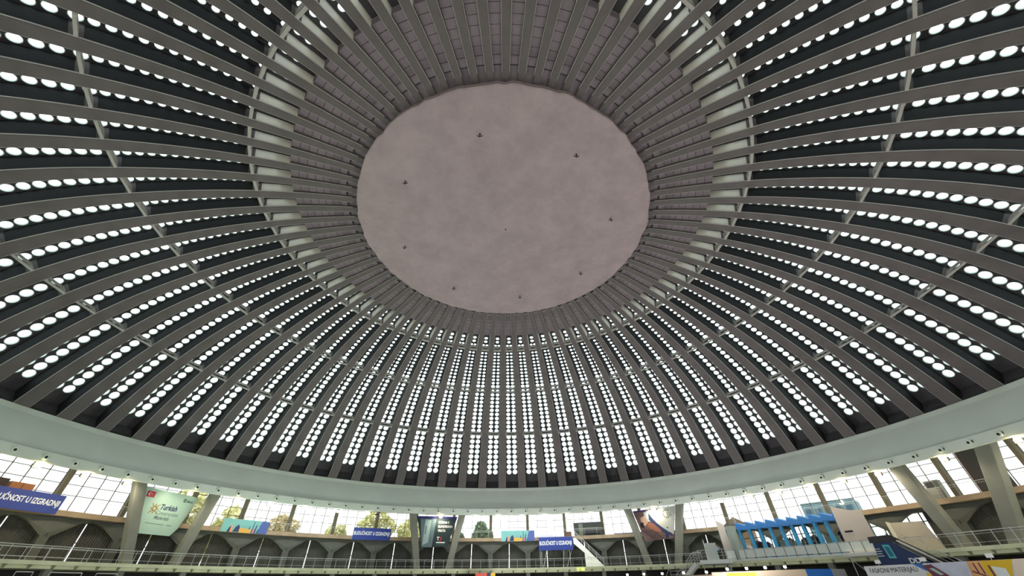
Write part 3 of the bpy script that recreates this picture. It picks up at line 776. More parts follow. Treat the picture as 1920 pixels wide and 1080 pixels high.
# banner with the photograph of a worker's hands
rt_, L_, P_ = quad_banner([(27.5, 9.75), (36.0, 9.95), (34.4, 5.7), (28.9, 5.5)], 46.7, mat('banner_plum_brown', (112, 88, 88), .6, .5, 1.2), 'banner with a brownish close-up photo and a white curved field, between slanting columns')
(lx, lz), (rx, rz), (bx, bz), (cx2, cz2) = P_
def Q(u, v):  # u across, v down
    tx, tz = lx+(rx-lx)*u, lz+(rz-lz)*u; ux, uz = cx2+(bx-cx2)*u, cz2+(bz-cz2)*u
    return (tx+(ux-tx)*v, tz+(uz-tz)*v)
poly(rt_, [Q(.37, .03), Q(.99, .0), Q(.99, .88), Q(.93, .86), Q(.80, .76), Q(.66, .64), Q(.52, .48), Q(.42, .30), Q(.36, .12)], mat('banner_silver', (176, 184, 182), .6), -.024, 'printed_white_field')
poly(rt_, [Q(.36, .12), Q(.42, .30), Q(.52, .48), Q(.66, .64), Q(.80, .76), Q(.93, .86), Q(.93, .90), Q(.76, .84), Q(.60, .74), Q(.44, .56), Q(.33, .34)], M_NAVY, -.028, 'printed_navy_curve')
poly(rt_, [Q(0, .02), Q(.30, .02), Q(.30, .06), Q(0, .06)], MATS['indigo_print'], -.024, 'printed_top_strip')
poly(rt_, [Q(.24, .1), Q(.36, .04), Q(.38, .42), Q(.26, .38)], mat('pale_sky_print', (168, 180, 192), .6), -.026, 'printed_photo_patch')
poly(rt_, [Q(.12, .26), Q(.24, .2), Q(.30, .40), Q(.20, .52), Q(.1, .5)], mat('skin_print', (190, 160, 142), .6), -.026, 'printed_photo_patch')
poly(rt_, [Q(.06, .42), Q(.16, .40), Q(.14, .58), Q(.04, .56)], M_BLACK, -.027, 'printed_photo_patch')
poly(rt_, [Q(.28, .42), Q(.42, .48), Q(.62, .72), Q(.58, .78), Q(.36, .72), Q(.24, .56)], mat('rust_print', (150, 96, 80), .6), -.032, 'printed_photo_patch')
for i in range(4): poly(rt_, [Q(.05+.09*i, .66), Q(.08+.09*i, .66), Q(.36+.1*i, .97), Q(.33+.1*i, .97)], mat('dark_cable_print', (44, 38, 44), .6), -.036, 'printed_cable')
poly(rt_, [Q(.72, .80), Q(.88, .80), Q(.97, .9), Q(.93, .94), Q(.85, .86), Q(.82, .98), Q(.72, .98)], M_NAVY, -.038, 'printed_clamp')
cx, cz = Q(.80, .22); mb = MB()
for i in range(9): an = R_(60+28*i); mb.box(cx+.55*math.cos(an)-.08, cx+.55*math.cos(an)+.08, -.03, -.026, cz+.55*math.sin(an)-.09, cz+.55*math.sin(an)+.09)
mb.box(cx+.66, cx+.7, -.028, -.026, cz-.38, cz-.12).box(cx+.0, cx+.7, -.03, -.026, cz-.2, cz-.12).box(cx+.0, cx+.7, -.03, -.026, cz-.38, cz-.30); mb.build('round_emblem', mat('dark_grey_print', (74, 78, 80), .6), rt_, fix=False)
text('2021', cx+.02, cz-.02, .62, .22, MATS['dark_grey_print'], rt_, -.026)
cx, cz = Q(.80, .66); poly(rt_, [(cx-.1, cz-.1), (cx+.1, cz-.1), (cx+.1, cz+.12), (cx-.1, cz+.12)], MATS['dark_grey_print'], -.026, 'small_emblem')

# ------------------------------------------------------------------ things on the upper gallery
def boxthing(name, az, R, z, parts, label, cat):
    root = empty(name, az, R, z); tag(root, label, cat)
    for pn, (x0, x1, y0, y1, z0, z1), m in parts: MB().box(x0, x1, y0, y1, z0, z1).build(pn, m, root)
    return root
M_DGREY = mat('dark_grey_panel', (74, 76, 78), .7, .06, .5)
boxthing('site_cabin', 17.1, 51.6, 7.0, [('wall', (-2.45, 2.45, 0, 1.2, 0, 2.05), M_DGREY), ('roof_edge', (-2.5, 2.5, -.05, 1.25, 2.05, 2.15), mat('violet_trim', (70, 62, 110), .6)),
    ('door', (-1.55, -.8, -.04, 0, 0, 2.0), mat('grey_green_door', (122, 130, 116), .6)), ('shelf', (-.75, 2.0, -.3, 0, 1.2, 1.28), mat('shelf_tan', (140, 140, 112), .6)), ('shelf', (-.75, 2.0, -.3, 0, .35, .42), M_BLACK)],
    'dark grey cabin with a pale door on the upper gallery above the white staircase', 'cabin')
boxthing('deck_strip', 25.2, 50.2, 7.0, [('strip', (-2.4, 2.4, 0, .15, 0, .14), mat('indigo_strip', (64, 52, 120), .6))],
    'low indigo strip along the upper gallery edge, right of the dark cabin', 'strip')
boxthing('storage_crate', 13.3, 51.3, 7.0, [('body', (-.5, .45, 0, .8, 0, .75), mat('brown_crate', (132, 100, 84), .7)), ('lid', (-.53, .48, -.03, .83, .75, .82), mat('brown_lid', (150, 120, 100), .7))],
    'small brown crate on the upper gallery, left of the dark cabin', 'crate')
boxthing('storage_crate', -74.5, 51.6, 7.0, [('body', (-1.0, .95, 0, .8, 0, 2.05), mat('orange_wood', (186, 122, 80), .7)), ('joint', (-.04, 0, -.02, 0, 0, 2.0), M_BLACK)],
    'orange-brown wooden crate above the far left blue banner', 'crate')
boxthing('storage_crate', -77.2, 51.6, 7.0, [('body', (-1.3, 1.2, 0, .8, 0, 2.2), mat('dark_wood', (72, 58, 50), .7)), ('bundle', (-.7, -.1, -.2, 0, 1.5, 1.9), M_WHITE)],
    'dark brown crate with a pale bundle at the far left, above the blue banner', 'crate')
boxthing('wall_screen', 76.9, 52.3, 7.0, [('sheet', (-1.45, 1.45, 0, .1, 0, 4.2), mat('charcoal_sheet', (84, 82, 82), .8)), ('batten', (-1.5, -1.42, -.05, .12, 0, 4.2), mat('red_batten', (150, 90, 80), .6))],
    'large charcoal sheet blocking the window bay, left of the rightmost column', 'screen')
boxthing('wall_screen', 84.6, 52.3, 7.0, [('sheet', (-1.6, -.7, 0, .1, 0, 4.2), mat('charcoal_sheet', (84, 82, 82), .8)), ('pale_sheet', (-.65, .5, 0, .1, 0, 4.2), mat('pale_green_sheet', (190, 196, 176), .7))],
    'half charcoal, half pale sheet closing the window at the extreme right edge', 'screen')
aco = boxthing('air_conditioner', 71.6, 51.5, 7.0, [('casing', (-.75, .6, 0, .7, 0, 2.0), mat('ac_grey', (150, 152, 146), .6)), ('fan_panel', (-.6, .1, -.03, 0, 1.3, 1.85), M_DGREY), ('side_panel', (.2, .62, -.03, 0, .1, 1.9), mat('ac_dark', (96, 100, 96), .6))],
    'grey air-conditioning cabinet on the upper gallery right of the slanting column', 'air conditioner')

# ------------------------------------------------------------------ stair from the upper to the lower gallery
st = empty('staircase', 14.6, 48.7, 2.54); tag(st, 'white staircase descending rightwards between the galleries, right of the scaffold banner', 'staircase')
MB().prism([(-.2, 4.0), (-.2, 3.3), (3.9, .0), (4.6, 0), (.15, 4.1)], 0, .08).build('stringer', M_WHITE, st)
MB().prism([(-.2, 4.0), (-.2, 3.3), (3.9, .0), (4.6, 0), (.15, 4.1)], 1.2, 1.28).build('stringer', M_WHITE, st)
MB().prism([(1.5, 0), (1.5, 1.9), (3.9, .0)], -.02, 1.2).build('enclosure', M_WHITE, st)
for i in range(16):
    u = (i+.5)/16; MB().box(4.3-4.1*u-.15, 4.3-4.1*u+.15, .08, 1.2, .1+3.9*u, .15+3.9*u).build('tread', M_RAIL, st)
for zz, w in ((.95, .06), (.7, .035), (.45, .035)):
    MB().bar((.1, 0, 4.1+zz), (4.5, 0, .1+zz), w).build('handrail', M_RAIL, st)
for i in range(5): u = i/4; MB().bar((.1+4.4*u, 0, 4.1-4.0*u), (.1+4.4*u, 0, 5.05-4.0*u), .05).build('baluster', M_RAIL, st)

# ------------------------------------------------------------------ platform, its stair, the person
pl = empty('viewing_platform', 41.0, 45.0, -EYE); tag(pl, 'pale steel platform in front of the lower gallery, left of the blue pavilion', 'platform')
MB().box(-1.7, 2.1, -.9, .9, 4.02, 4.42).build('deck', mat('platform_white', (238, 242, 240), .6), pl)
MB().box(-1.75, 2.15, -.95, .95, 3.93, 4.02).build('deck_edge', M_RAIL, pl)
for x in (-1.4, 1.5):
    MB().bar((x, -.7, 0), (x, -.7, 3.95), .1).build('leg', M_RAIL, pl)
MB().bar((1.5, -.7, 2.6), (2.4, -.7, 3.9), .08).build('brace', M_RAIL, pl)
for x in (-1.7, -.6, .5, 1.6, 2.1): MB().bar((x, -.88, 4.42), (x, -.88, 5.55), .06).build('post', M_RAIL, pl)
for z in (5.55, 5.2, 4.85): MB().bar((-1.7, -.88, z), (2.1, -.88, z), .06 if z > 5.5 else .035).build('rail', M_RAIL, pl)
s2 = empty('staircase', 38.0, 45.0, -EYE); tag(s2, 'steel staircase with double handrails climbing to the pale platform left of the pavilion', 'staircase')
X = lambda u: -.1-5.2*u
Z = lambda u: 4.3-4.3*u
for y in (-.8, .5):
    MB().prism([(X(0), Z(0)), (X(0)+.15, Z(0)-.45), (X(1)+.5, Z(1)), (X(1)-.1, Z(1))], y, y+.07).build('stringer', M_WHITE, s2)
for i in range(17): u = (i+.5)/17; MB().box(X(u)-.16, X(u)+.16, -.73, .5, Z(u)-.05, Z(u)).build('tread', M_RAIL, s2)
for y in (-.8, .55):
    for zz, w in ((1.05, .06), (.7, .035), (.38, .035)):
        MB().bar((X(0), y, Z(0)+zz), (X(1), y, Z(1)+zz), w).bar((X(0), y, Z(0)+zz), (X(0)+.9, y, Z(0)+.1+zz), w).build('handrail', M_RAIL, s2)
    for i in range(6): u = i/5; MB().bar((X(u), y, Z(u)), (X(u), y, Z(u)+1.05), .05).build('baluster', M_RAIL, s2)
lf_ = empty('railing', 34.6, 44.9, -EYE); tag(lf_, 'low landing railing of bars at the foot of the platform stair', 'railing')
for z in (3.75, 3.35, 2.95): MB().bar((-1.4, 0, z), (1.3, 0, z), .06).build('rail', M_RAIL, lf_)
MB().bar((-1.4, 0, 3.75), (-2.3, 0, 2.6), .06).build('rail', M_RAIL, lf_)
for x in (-1.4, -.5, .4, 1.3): MB().bar((x, 0, 0), (x, 0, 3.75), .06).build('post', M_RAIL, lf_)

def person(az, R, z, face):
    root = empty('person', az, R, z); root.rotation_euler.z += face
    tag(root, 'person in light blue shirt and dark trousers, arms raised, standing on the pale platform', 'person')
    J = {'pel': (0, 0, .95, .15, .11), 'waist': (0, 0, 1.08, .14, .10), 'chest': (0, .0, 1.3, .17, .12), 'neckb': (0, 0, 1.45, .09, .08), 'neck': (0, -.01, 1.52, .055, .055),
         'head0': (0, -.02, 1.60, .075, .085), 'head1': (0, -.02, 1.68, .082, .098), 'head2': (0, -.01, 1.75, .06, .07)}
    E = [('pel', 'waist'), ('waist', 'chest'), ('chest', 'neckb'), ('neckb', 'neck'), ('neck', 'head0'), ('head0', 'head1'), ('head1', 'head2')]
    for s, n in ((-1, 'l'), (1, 'r')):
        J['hip'+n] = (s*.1, 0, .88, .095, .095); J['kn'+n] = (s*.11, -.02, .48, .06, .06); J['an'+n] = (s*.12, .02, .08, .04, .04); J['toe'+n] = (s*.13, -.17, .03, .04, .03)
        J['sh'+n] = (s*.19, 0, 1.42, .06, .06); J['el'+n] = (s*.27, -.12, 1.2, .045, .045); J['wr'+n] = (s*.1, -.33, 1.42, .03, .03); J['ha'+n] = (s*.06, -.37, 1.49, .032, .022)
        E += [('pel', 'hip'+n), ('hip'+n, 'kn'+n), ('kn'+n, 'an'+n), ('an'+n, 'toe'+n), ('neckb', 'sh'+n), ('sh'+n, 'el'+n), ('el'+n, 'wr'+n), ('wr'+n, 'ha'+n)]
        for q in range(4):
            k = 'f%d%s' % (q, n); J[k] = (s*(.035+.012*q), -.39-.008*q, 1.565-.012*q, .009, .009); E.append(('ha'+n, k))
        J['th'+n] = (s*.02, -.36, 1.54, .01, .01); E.append(('ha'+n, 'th'+n))
    names = list(J); me = D.meshes.new('body'); me.from_pydata([J[k][:3] for k in names], [(names.index(a), names.index(b)) for a, b in E], [])
    o = D.objects.new('body', me); COL.objects.link(o); o.parent = root
    sm = o.modifiers.new('skin', 'SKIN'); lay = me.skin_vertices[0] if me.skin_vertices else None
    if lay is None:
        bm = bmesh.new(); bm.from_mesh(me); bm.verts.layers.skin.verify(); bm.to_mesh(me); bm.free(); lay = me.skin_vertices[0]
    for i, k in enumerate(names): lay.data[i].radius = J[k][3:5]; lay.data[i].use_root = (k == 'pel')
    o.modifiers.new('smooth', 'SUBSURF').levels = 1
    bpy.context.view_layer.update()
    bme = D.meshes.new_from_object(o.evaluated_get(bpy.context.evaluated_depsgraph_get())); o.modifiers.clear(); o.data = bme
    bme.materials.clear()
    for m in (mat('skin', (190, 150, 128), .6), mat('light_blue_shirt', (150, 172, 200), .8), mat('dark_trousers', (28, 30, 40), .8), M_BLACK): bme.materials.append(m)
    for p in bme.polygons:
        c = p.center; far = abs(c.x) > .19 or c.y < -.18
        if c.z < .09: p.material_index = 3
        elif c.z < 1.0 and c.y > -.25: p.material_index = 2
        elif c.z < 1.49 and c.y > -.30: p.material_index = 1
        else: p.material_index = 0
        p.use_smooth = True
    hair = MB().lathe([(.001, .105), (.05, .098), (.085, .06), (.095, .0), (.088, -.05)], 14); h = hair.build('hair', mat('dark_hair', (40, 32, 28), .8), root, smooth=True); h.location = (0, .012, 1.70)
    f = MB(); f.lathe([(.001, .02), (.012, 0), (.014, -.03), (.001, -.035)], 8); n_o = f.build('nose', MATS['skin'], o); n_o.location = (0, -.125, 1.665)
    for s in (-1, 1):
        e = MB().lathe([(.001, .009), (.009, 0), (.001, -.009)], 8).build('eye', M_BLACK, o); e.location = (s*.032, -.112, 1.69)
        r = MB().lathe([(.001, .03), (.012, .015), (.012, -.015), (.001, -.03)], 8).build('ear', MATS['skin'], o); r.location = (s*.088, -.01, 1.67)
    MB().box(-.025, .025, -.118, -.108, 1.618, 1.626).build('mouth', mat('lips', (140, 80, 76), .6), o)
    return root
person(42.05, 45.3, 2.72, R_(70))
boxthing('partition_panel', 40.85, 45.6, 2.72, [('board', (-.8, .75, 0, .06, 0, 2.0), mat('light_grey_board', (190, 196, 192), .7)), ('edge_post', (-.88, -.8, -.03, .08, 0, 2.45), M_WHITE)],
    'light grey partition panel on the platform behind the person', 'panel')

# ------------------------------------------------------------------ blue pavilion on the lower gallery
pv = empty('exhibition_pavilion', 52.5, 47.2, 2.62); tag(pv, 'pavilion with bright blue fins and saw-tooth blue roof behind a pale parapet', 'pavilion')
M_FIN = mat('bright_blue', (52, 150, 206), .55, .08, 1); M_FIN2 = mat('deep_blue', (44, 112, 184), .6)
pv_m = Matrix.Rotation(-R_(52.5), 4, 'Z')
def PL(az, R):  # point given as azimuth/radius in the pavilion's local frame
    a = R_(az-52.5); return R*math.sin(a), R*math.cos(a)-47.2
N = 10
for i in range(N):
    az = 46.0+i*(61.0-46.0)/(N-1); x, y = PL(az, 46.9); ang = R_(az-52.5)
    c, s = math.cos(-ang), math.sin(-ang)
    def T(px_, py_, pz): return (x+px_*c-py_*s, y+px_*s+py_*c, pz)
    MB().hexa([T(-.18, -.25, 0), T(.18, -.25, 0), T(.18, .25, 0), T(-.18, .25, 0)], [T(-.18, -.25, 3.9), T(.18, -.25, 3.9), T(.18, .25, 3.9), T(-.18, .25, 3.9)]).build('fin', M_FIN, pv)
    MB().hexa([T(-.2, -.4, 3.45), T(1.25, -.4, 3.3), T(1.25, 1.6, 3.5), T(-.2, 1.6, 3.7)], [T(-.2, -.4, 4.35), T(1.25, -.4, 3.75), T(1.25, 1.6, 3.9), T(-.2, 1.6, 4.4)]).build('roof_tooth', M_FIN2, pv)
def wall_seg(parent, az0, az1, R0, R1, z00, z01, z10, z11, m, name, t=.1):
    x0, y0 = PL(az0, R0); x1, y1 = PL(az1, R1); d = Vector((x1-x0, y1-y0, 0)).normalized(); n = Vector((-d.y, d.x, 0))*t
    return MB().hexa([(x0, y0, z00), (x1, y1, z10), (x1+n.x, y1+n.y, z10), (x0+n.x, y0+n.y, z00)], [(x0, y0, z01), (x1, y1, z11), (x1+n.x, y1+n.y, z11), (x0+n.x, y0+n.y, z01)]).build(name, m, parent)
M_PINKW = mat('warm_white_wall', (214, 202, 192), .7)
for i in range(8):
    a0, a1 = 44.2+i*2.2, 46.2+i*2.2
    if i in (3, 6): wall_seg(pv, a0, a1, 48.6, 48.6, 0, 2.0, 0, 2.0, mat('grey_green_board', (150, 160, 150), .7), 'divider')
for i, a in enumerate((47.2, 50.3, 53.3)):
    x, y = PL(a, 49); MB().box(x-.9, x+.9, y-.3, y+.3, 0, 1.3).build('display', mat('plum_display', (70, 62, 88), .7, .5, 3), pv)
lw = empty('exhibition_wall', 43.2, 46.2, 2.62); tag(lw, 'tall pale wall with a slanted top at the left end of the blue pavilion', 'wall panel')
MB().prism([(-.35, 0), (.95, 0), (.55, 4.25), (.1, 4.55), (-.35, 4.8)], 0, .12).build('board', M_PINKW, lw)
ct = empty('curved_screen', 44.9, 46.3, 2.62); tag(ct, 'grey-green curved screen standing between the pale wall and the first blue fin', 'screen')
MB().lathe([(.62, 0), (.62, 3.95), (.56, 3.95), (.56, 0)], 20).build('screen', mat('grey_green_screen', (158, 172, 164), .5), ct)
MB().lathe([(.001, 3.95), (.68, 3.95), (.68, 4.03), (.001, 4.03)], 20).build('cap', M_DGREY, ct)
rw = empty('exhibition_wall', 62.9, 46.1, 2.62); tag(rw, 'broad warm white wall with a small black mark at the right end of the pavilion', 'wall panel')
MB().prism([(-1.55, 0), (1.75, 0), (1.65, 4.05), (.6, 4.1), (-1.3, 4.7)], -.06, .06).build('board', M_PINKW, rw)
MB().box(-1.0, -.15, -.09, -.06, 2.0, 2.18).build('black_mark', M_BLACK, rw)
pp = empty('parapet', 52.5, 46.2, 2.54); tag(pp, 'pale parapet with dark posts in front of the blue pavilion', 'parapet')
M_PAR = mat('pale_parapet', (232, 238, 234), .5)
def PP(az, R): a = R_(az-52.5); return R*math.sin(a), R*math.cos(a)-46.2
for i in range(14):
    a0 = 43.1+i*(64.8-43.1)/14; a1 = 43.1+(i+1)*(64.8-43.1)/14; (x0, y0), (x1, y1) = PP(a0, 45.75), PP(a1, 45.75)
    MB().hexa([(x0, y0, .28), (x1, y1, .28), (x1, y1+.04, .28), (x0, y0+.04, .28)], [(x0, y0, 1.15), (x1, y1, 1.15), (x1, y1+.04, 1.15), (x0, y0+.04, 1.15)]).build('panel', M_PAR, pp)
    MB().bar((x0, y0-.05, .1), (x0, y0-.05, 1.2), .06, 4).build('post', M_DGREY, pp)
    MB().bar((x0, y0-.02, 1.2), (x1, y1-.02, 1.2), .08, 4).build('rail', M_RAIL, pp)
    MB().hexa([(x0, y0, -.05), (x1, y1, -.05), (x1, y1+.6, -.05), (x0, y0+.6, -.05)], [(x0, y0, .2), (x1, y1, .2), (x1, y1+.6, .2), (x0, y0+.6, .2)]).build('kerb', M_PAR, pp)
p2 = empty('viewing_platform', 62.9, 44.9, -EYE); tag(p2, 'pale platform slab on thin legs below the warm white wall, beside the escalator', 'platform')
MB().box(-1.7, 1.8, -.5, .8, 4.0, 4.3).build('deck', M_WHITE, p2)
for x in (-1.3, 1.4): MB().bar((x, 0, 0), (x+.1, 0, 4.0), .1).build('leg', M_RAIL, p2)
MB().bar((-1.3, 0, 3.9), (.1, 0, 2.3), .07).build('brace', M_RAIL, p2)
boxthing('service_counter', 65.2, 48.6, 2.54, [('body', (-1.0, 1.05, 0, .8, 0, 1.5), mat('green_counter', (132, 158, 140), .6)), ('pale_panel', (-.9, -.2, -.04, 0, .1, 1.35), mat('mint_panel', (176, 204, 190), .6)), ('screen', (.7, 1.05, -.06, .0, .1, 2.2), M_PAR)],
    'grey-green counter on the lower gallery between the warm white wall and the beige board', 'counter')
gb = empty('partition_panel', 68.6, 48.4, 2.54); tag(gb, 'large beige-grey board on the lower gallery behind the escalator handrails', 'panel')
MB().prism([(-1.9, 0), (1.75, 0), (1.1, 2.6), (-1.9, 2.75)], 0, .1).build('board', mat('beige_board', (172, 164, 154), .7), gb)
MB().prism([(-2.3, 0), (-1.9, 0), (-1.9, 2.75), (-2.3, 2.9)], -.05, .1).build('edge_board', mat('pale_board', (200, 198, 184), .7), gb)

# ------------------------------------------------------------------ escalator at the right
es = empty('escalator', 67.4, 43.6, -EYE); tag(es, 'escalator with dark blue printed side panel and steel handrails at the lower right', 'escalator')
MB().prism([(-1.6, 2.2), (3.9, 2.2), (3.9, 2.4), (.55, 5.0), (-.2, 5.05), (-1.2, 5.0)], 0, .1).build('side_panel', mat('escalator_navy', (34, 54, 98), .6), es)
MB().prism([(-1.45, 5.0), (.6, 5.0), (1.15, 4.75), (1.15, 5.25), (.6, 5.6), (-1.4, 5.55)], -.05, .15).build('newel_cover', mat('dark_plum_cover', (38, 32, 40), .5), es)
MB().bar((1.0, -.05, 5.35), (4.4, -.05, 2.9), .1).bar((.4, -.05, 5.7), (1.0, -.05, 5.35), .1).build('handrail', M_BLACK, es)
MB().bar((1.1, -.05, 5.05), (4.3, -.05, 2.75), .12).build('skirt_strip', M_WHITE, es)
MB().bar((1.1, 1.1, 5.75), (5.2, 1.1, 2.9), .06).bar((1.0, 1.1, 5.45), (5.0, 1.1, 2.7), .04).bar((.9, 1.1, 5.15), (4.8, 1.1, 2.5), .04).build('handrail', M_RAIL, es)
MB().prism([(.8, 4.8), (4.4, 2.3), (4.4, 2.5), (.8, 5.0)], .1, 1.0).build('steps', M_DGREY, es)
poly(es, [(-.35, 3.65), (.3, 3.6), (.2, 4.75), (-.45, 4.8)], mat('cyan_print', (90, 190, 200), .6), -.004, 'printed_phone')
poly(es, [(-.22, 3.8), (.16, 3.78), (.1, 4.6), (-.3, 4.64)], mat('deep_cyan_print', (40, 110, 140), .6), -.010, 'printed_screen')
for i in range(4): poly(es, [(-1.35, 4.5-.2*i), (-.8+.1*(i % 2), 4.5-.2*i), (-.8+.1*(i % 2), 4.44-.2*i), (-1.35, 4.44-.2*i)], M_LET, -.004, 'small_print')
text('DD', 1.25, 3.15, .95, .42, M_LET, es, -.006, bold=.03)

# ------------------------------------------------------------------ exhibition stands at the bottom edge
def stand_wall(name, p0, p1, z1, m, label, cat, H=2.9, t=.12):
    root = D.objects.new(name, None); COL.objects.link(root); root.location = (p0[0], p0[1], -EYE)
    dx, dy = p1[0]-p0[0], p1[1]-p0[1]; L = math.hypot(dx, dy); root.rotation_euler = (0, 0, math.atan2(dy, dx))
    h = z1+EYE; MB().box(0, L, 0, t, 0, h).build('board', m, root); tag(root, label, cat); return root, L, h
sg, L, h = stand_wall('sign_board', (34.0, 13.4), (36.9, 1.0), 1.2, mat('sign_white', (222, 222, 226), .6), 'long exhibition sign board with dark lettering and a colourful yellow print, lower right corner', 'sign')
text('FASADNI MATERIJALI', .42, h-.62, 4.1, .44, mat('anthracite_print', (52, 50, 58), .6), sg, -.008, bold=0)
poly(sg, [(4.35, h), (5.1, h), (5.35, h-.5), (5.15, h-.5)], M_FIN2, -.006)
poly(sg, [(4.75, h-1.3), (5.1, h-.55), (5.9, h-1.3)], M_YEL, -.010)
poly(sg, [(5.05, h-.12), (5.75, h-.08), (7.1, h-1.3), (5.7, h-1.4)], mat('maroon_print', (112, 56, 76), .6), -.014)
poly(sg, [(5.45, h-.35), (5.75, h-.32), (6.3, h-.75), (6.0, h-.8)], M_PALE, -.018)
poly(sg, [(5.75, h), (8.35, h), (8.2, h-1.5), (7.2, h-1.4)], mat('lavender_print', (206, 208, 226), .6, .15, 1), -.010)
poly(sg, [(8.3, h), (10.2, h), (9.6, h-1.9), (7.9, h-1.9)], mat('peach_print', (236, 178, 120), .6, .2, .8), -.012)
poly(sg, [(9.1, h-.05), (11.1, h), (11.0, h-.15), (10.0, h-1.9), (9.2, h-1.9)], M_YEL, -.016)
for x in (8.6, 8.95): poly(sg, [(x, h-.12), (x+.1, h-.12), (x+.1, h-.8), (x, h-.8)], MATS['maroon_print'], -.020)
poly(sg, [(8.3, h-.55), (9.3, h-1.0), (9.3, h-1.1), (8.3, h-.66)], MATS['maroon_print'], -.022)
poly(sg, [(9.45, h-.3), (9.58, h-.3), (9.55, h-1.6), (9.42, h-1.6)], MATS['maroon_print'], -.024)
poly(sg, [(9.65, h-.35), (10.4, h-.5), (10.3, h-1.8), (9.6, h-1.8)], M_LET, -.022)
poly(sg, [(11.1, h), (12.7, h), (12.7, h-1.9), (10.2, h-1.9)], mat('cream_print', (240, 222, 206), .6), -.010)
poly(sg, [(11.3, h-1.0), (11.7, h-.45), (12.4, h-.3), (12.4, h-.42), (11.8, h-.55), (11.45, h-1.0)], MATS['maroon_print'], -.016)
sw, L2, h2 = stand_wall('stand_wall', (17.5, 36.0), (25.5, 27.0), 1.0, mat('taupe_board', (128, 112, 100), .7), 'taupe exhibition stand wall at the bottom edge below the platform', 'stand wall')
sw2, L2, h2 = stand_wall('stand_wall', (25.5, 27.0), (32.0, 19.0), 1.2, mat('beige_stand_board', (196, 176, 152), .7), 'beige exhibition stand wall with a yellow field at the bottom edge', 'stand wall')  # one even beige colour for the whole board
poly(sw2, [(1.8, h2-.12), (5.2, h2-.12), (5.2, h2-1), (1.8, h2-1)], M_YEL, -.006, 'yellow_field')
sw3, L2, h2 = stand_wall('stand_wall', (32.0, 19.0), (35.2, 19.6), 1.2, mat('vivid_blue_board', (20, 110, 200), .5), 'vivid blue exhibition stand wall at the bottom edge', 'stand wall')
sw4, L2, h2 = stand_wall('stand_wall', (35.2, 19.6), (37.6, 20.8), 1.2, mat('grey_board', (150, 152, 154), .7), 'grey exhibition stand wall between the vivid blue one and the sign board', 'stand wall')
rsn = stand_wall('stand_sign', (-4.3, 42.0), (-2.5, 42.0), 1.83, mat('coral_board', (226, 96, 80), .6), 'coral red stand sign peeping over the bottom edge at centre', 'sign')[0]
ysn = stand_wall('stand_sign', (-1.95, 42.0), (-1.25, 42.0), 1.83, M_YEL, 'yellow stand sign peeping over the bottom edge at centre', 'sign')[0]
bsn = stand_wall('stand_post', (-2.45, 42.0), (-2.0, 42.0), 1.9, M_NAVY, 'navy stand post between the coral and yellow signs', 'post')[0]

def spot(x, y, z, label, big=False, group=None):
    root = D.objects.new('stand_spotlight', None); COL.objects.link(root); root.location = (x, y, z)
    d = math.atan2(-29.5-y, 0-x)+PI/2; root.rotation_euler = (0, 0, d)
    w, hh = (.42, .26) if big else (.30, .24)
    MB().box(-w/2, w/2, -.02, .14, .12, .12+hh).build('housing', M_WHITE, root)
    MB().box(-w/2+.02, w/2-.02, -.035, -.02, .14, .10+hh).build('lens', M_WHITE if big else M_COOL, COL.objects[-1])
    MB().bar((0, .12, -.02), (0, .12, .14), .04).build('arm', M_RAIL, root)
    tag(root, label, 'spotlight', group)
def lerp(a, b, u): return a[0]+(b[0]-a[0])*u, a[1]+(b[1]-a[1])*u
for i, u in enumerate((.0, .22, .45, .7, .95)): x, y = lerp((17.5, 36.0), (25.5, 27.0), u); spot(x, y, 1.02, 'small glowing spotlight on top of the taupe stand wall', group='spotlights on the taupe stand wall')
for i, u in enumerate((.2, .42, .62, .82)): x, y = lerp((25.5, 27.0), (32.0, 19.0), u); spot(x, y, 1.22, 'small glowing spotlight on top of the beige stand wall', group='spotlights on the beige stand wall')
for u, lb in ((.12, 'white rectangular spotlight above the FASADNI MATERIJALI lettering'), (.42, 'white rectangular spotlight above the lavender part of the long sign'), (.78, 'white rectangular spotlight above the yellow part of the long sign')):
    x, y = lerp((34.0, 13.4), (36.9, 1.0), u); spot(x, y, 1.22, lb, True)
eg = empty('exit_sign', 15.65, 45.85, 2.02); tag(eg, 'small yellow-green lit sign on the lower gallery edge below the staircase', 'sign')
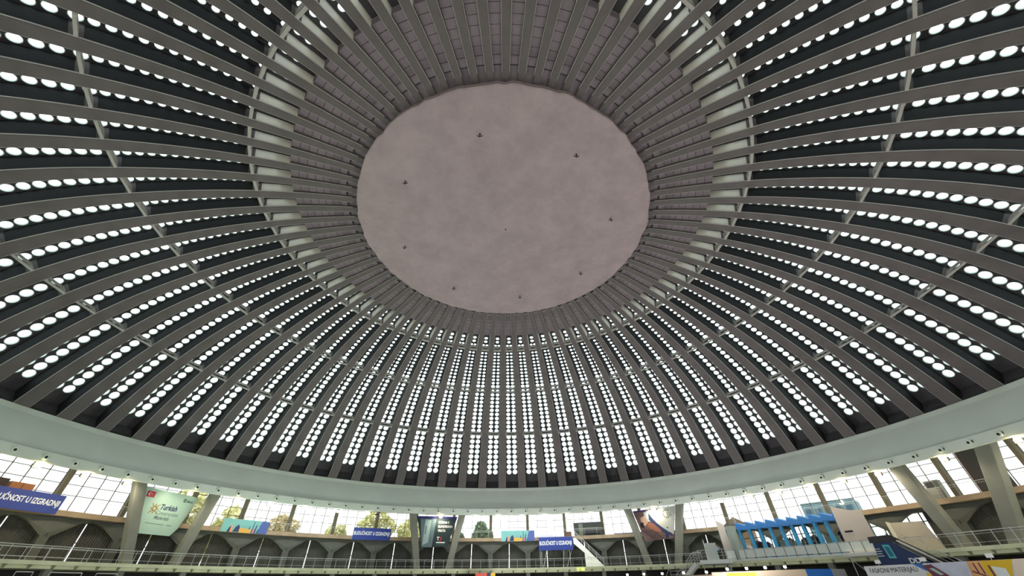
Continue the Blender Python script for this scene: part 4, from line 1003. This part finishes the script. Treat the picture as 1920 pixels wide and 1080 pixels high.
MB().box(-.62, .62, -.06, .05, 0, .36).build('box', mat('lit_yellow_green', (226, 240, 130), .5, emit=(230, 245, 130), es=.8), eg)
MB().prism([(-.4, .15), (-.1, .15), (-.1, .08), (.05, .19), (-.1, .3), (-.1, .23), (-.4, .23)], -.07, -.06).build('arrow', mat('sign_green', (120, 150, 60), .5), eg)
es2 = empty('exit_sign', -26.8, 46.0, 9.5); tag(es2, 'tiny dark sign hanging under the ring beam above the middle blue banner', 'sign')
MB().box(-.3, .3, -.04, .04, 0, .22).build('box', M_DGREY, es2); MB().bar((0, 0, .22), (0, 0, .45), .04).build('hanger', M_DGREY, es2)

for a, w, lb in ((-73.4, .62, 'leftmost of three'), (-69.4, 1.25, 'middle one of three'), (-65.1, .9, 'rightmost of three')):
    r_ = empty('pipe_frame', a, 44.6, -EYE); tag(r_, 'pale bent pipe frame under the lower gallery at the far left, '+lb, 'frame')
    MB().bar((-w, 0, 3.33), (w, 0, 3.33), .08).build('top_rail', M_RAIL, r_)
    for x in (-w, w): MB().bar((x, 0, 0), (x, 0, 3.33), .07).build('leg', M_RAIL, r_)

# ------------------------------------------------------------------ added fill lamps on the hall floor, out of view, shining up
for i, (x, y) in enumerate(((-24, -6), (24, -6), (-24, 22), (24, 22), (0, 34), (0, -34))):
    root = D.objects.new('fill_lamp', None); COL.objects.link(root); root.location = (x, y, -.05-EYE+.05)
    tag(root, 'low fill lamp added on the hall floor out of view, shining upward', 'lamp', 'added fill lamps on the hall floor')
    MB().bar((0, 0, 0), (0, 0, .9), .1).build('stem', M_DGREY, root)
    MB().box(-.5, .5, -.5, .5, .9, .98).build('head', M_WHITE, root)
    ld = D.lights.new('lamp', 'AREA'); ld.energy = FILL_W; ld.size = 3; ld.color = (.86, 1.0, .84) if x < 0 else (1, .97, .95)
    lo = D.objects.new('lamp', ld); COL.objects.link(lo); lo.parent = root; lo.location = (0, 0, 1.1); lo.rotation_euler = (PI, 0, 0)

# lift everything so that the hall floor is at height 0
for o in COL.objects:
    if o.parent is None and o is not cam: o.location.z += EYE
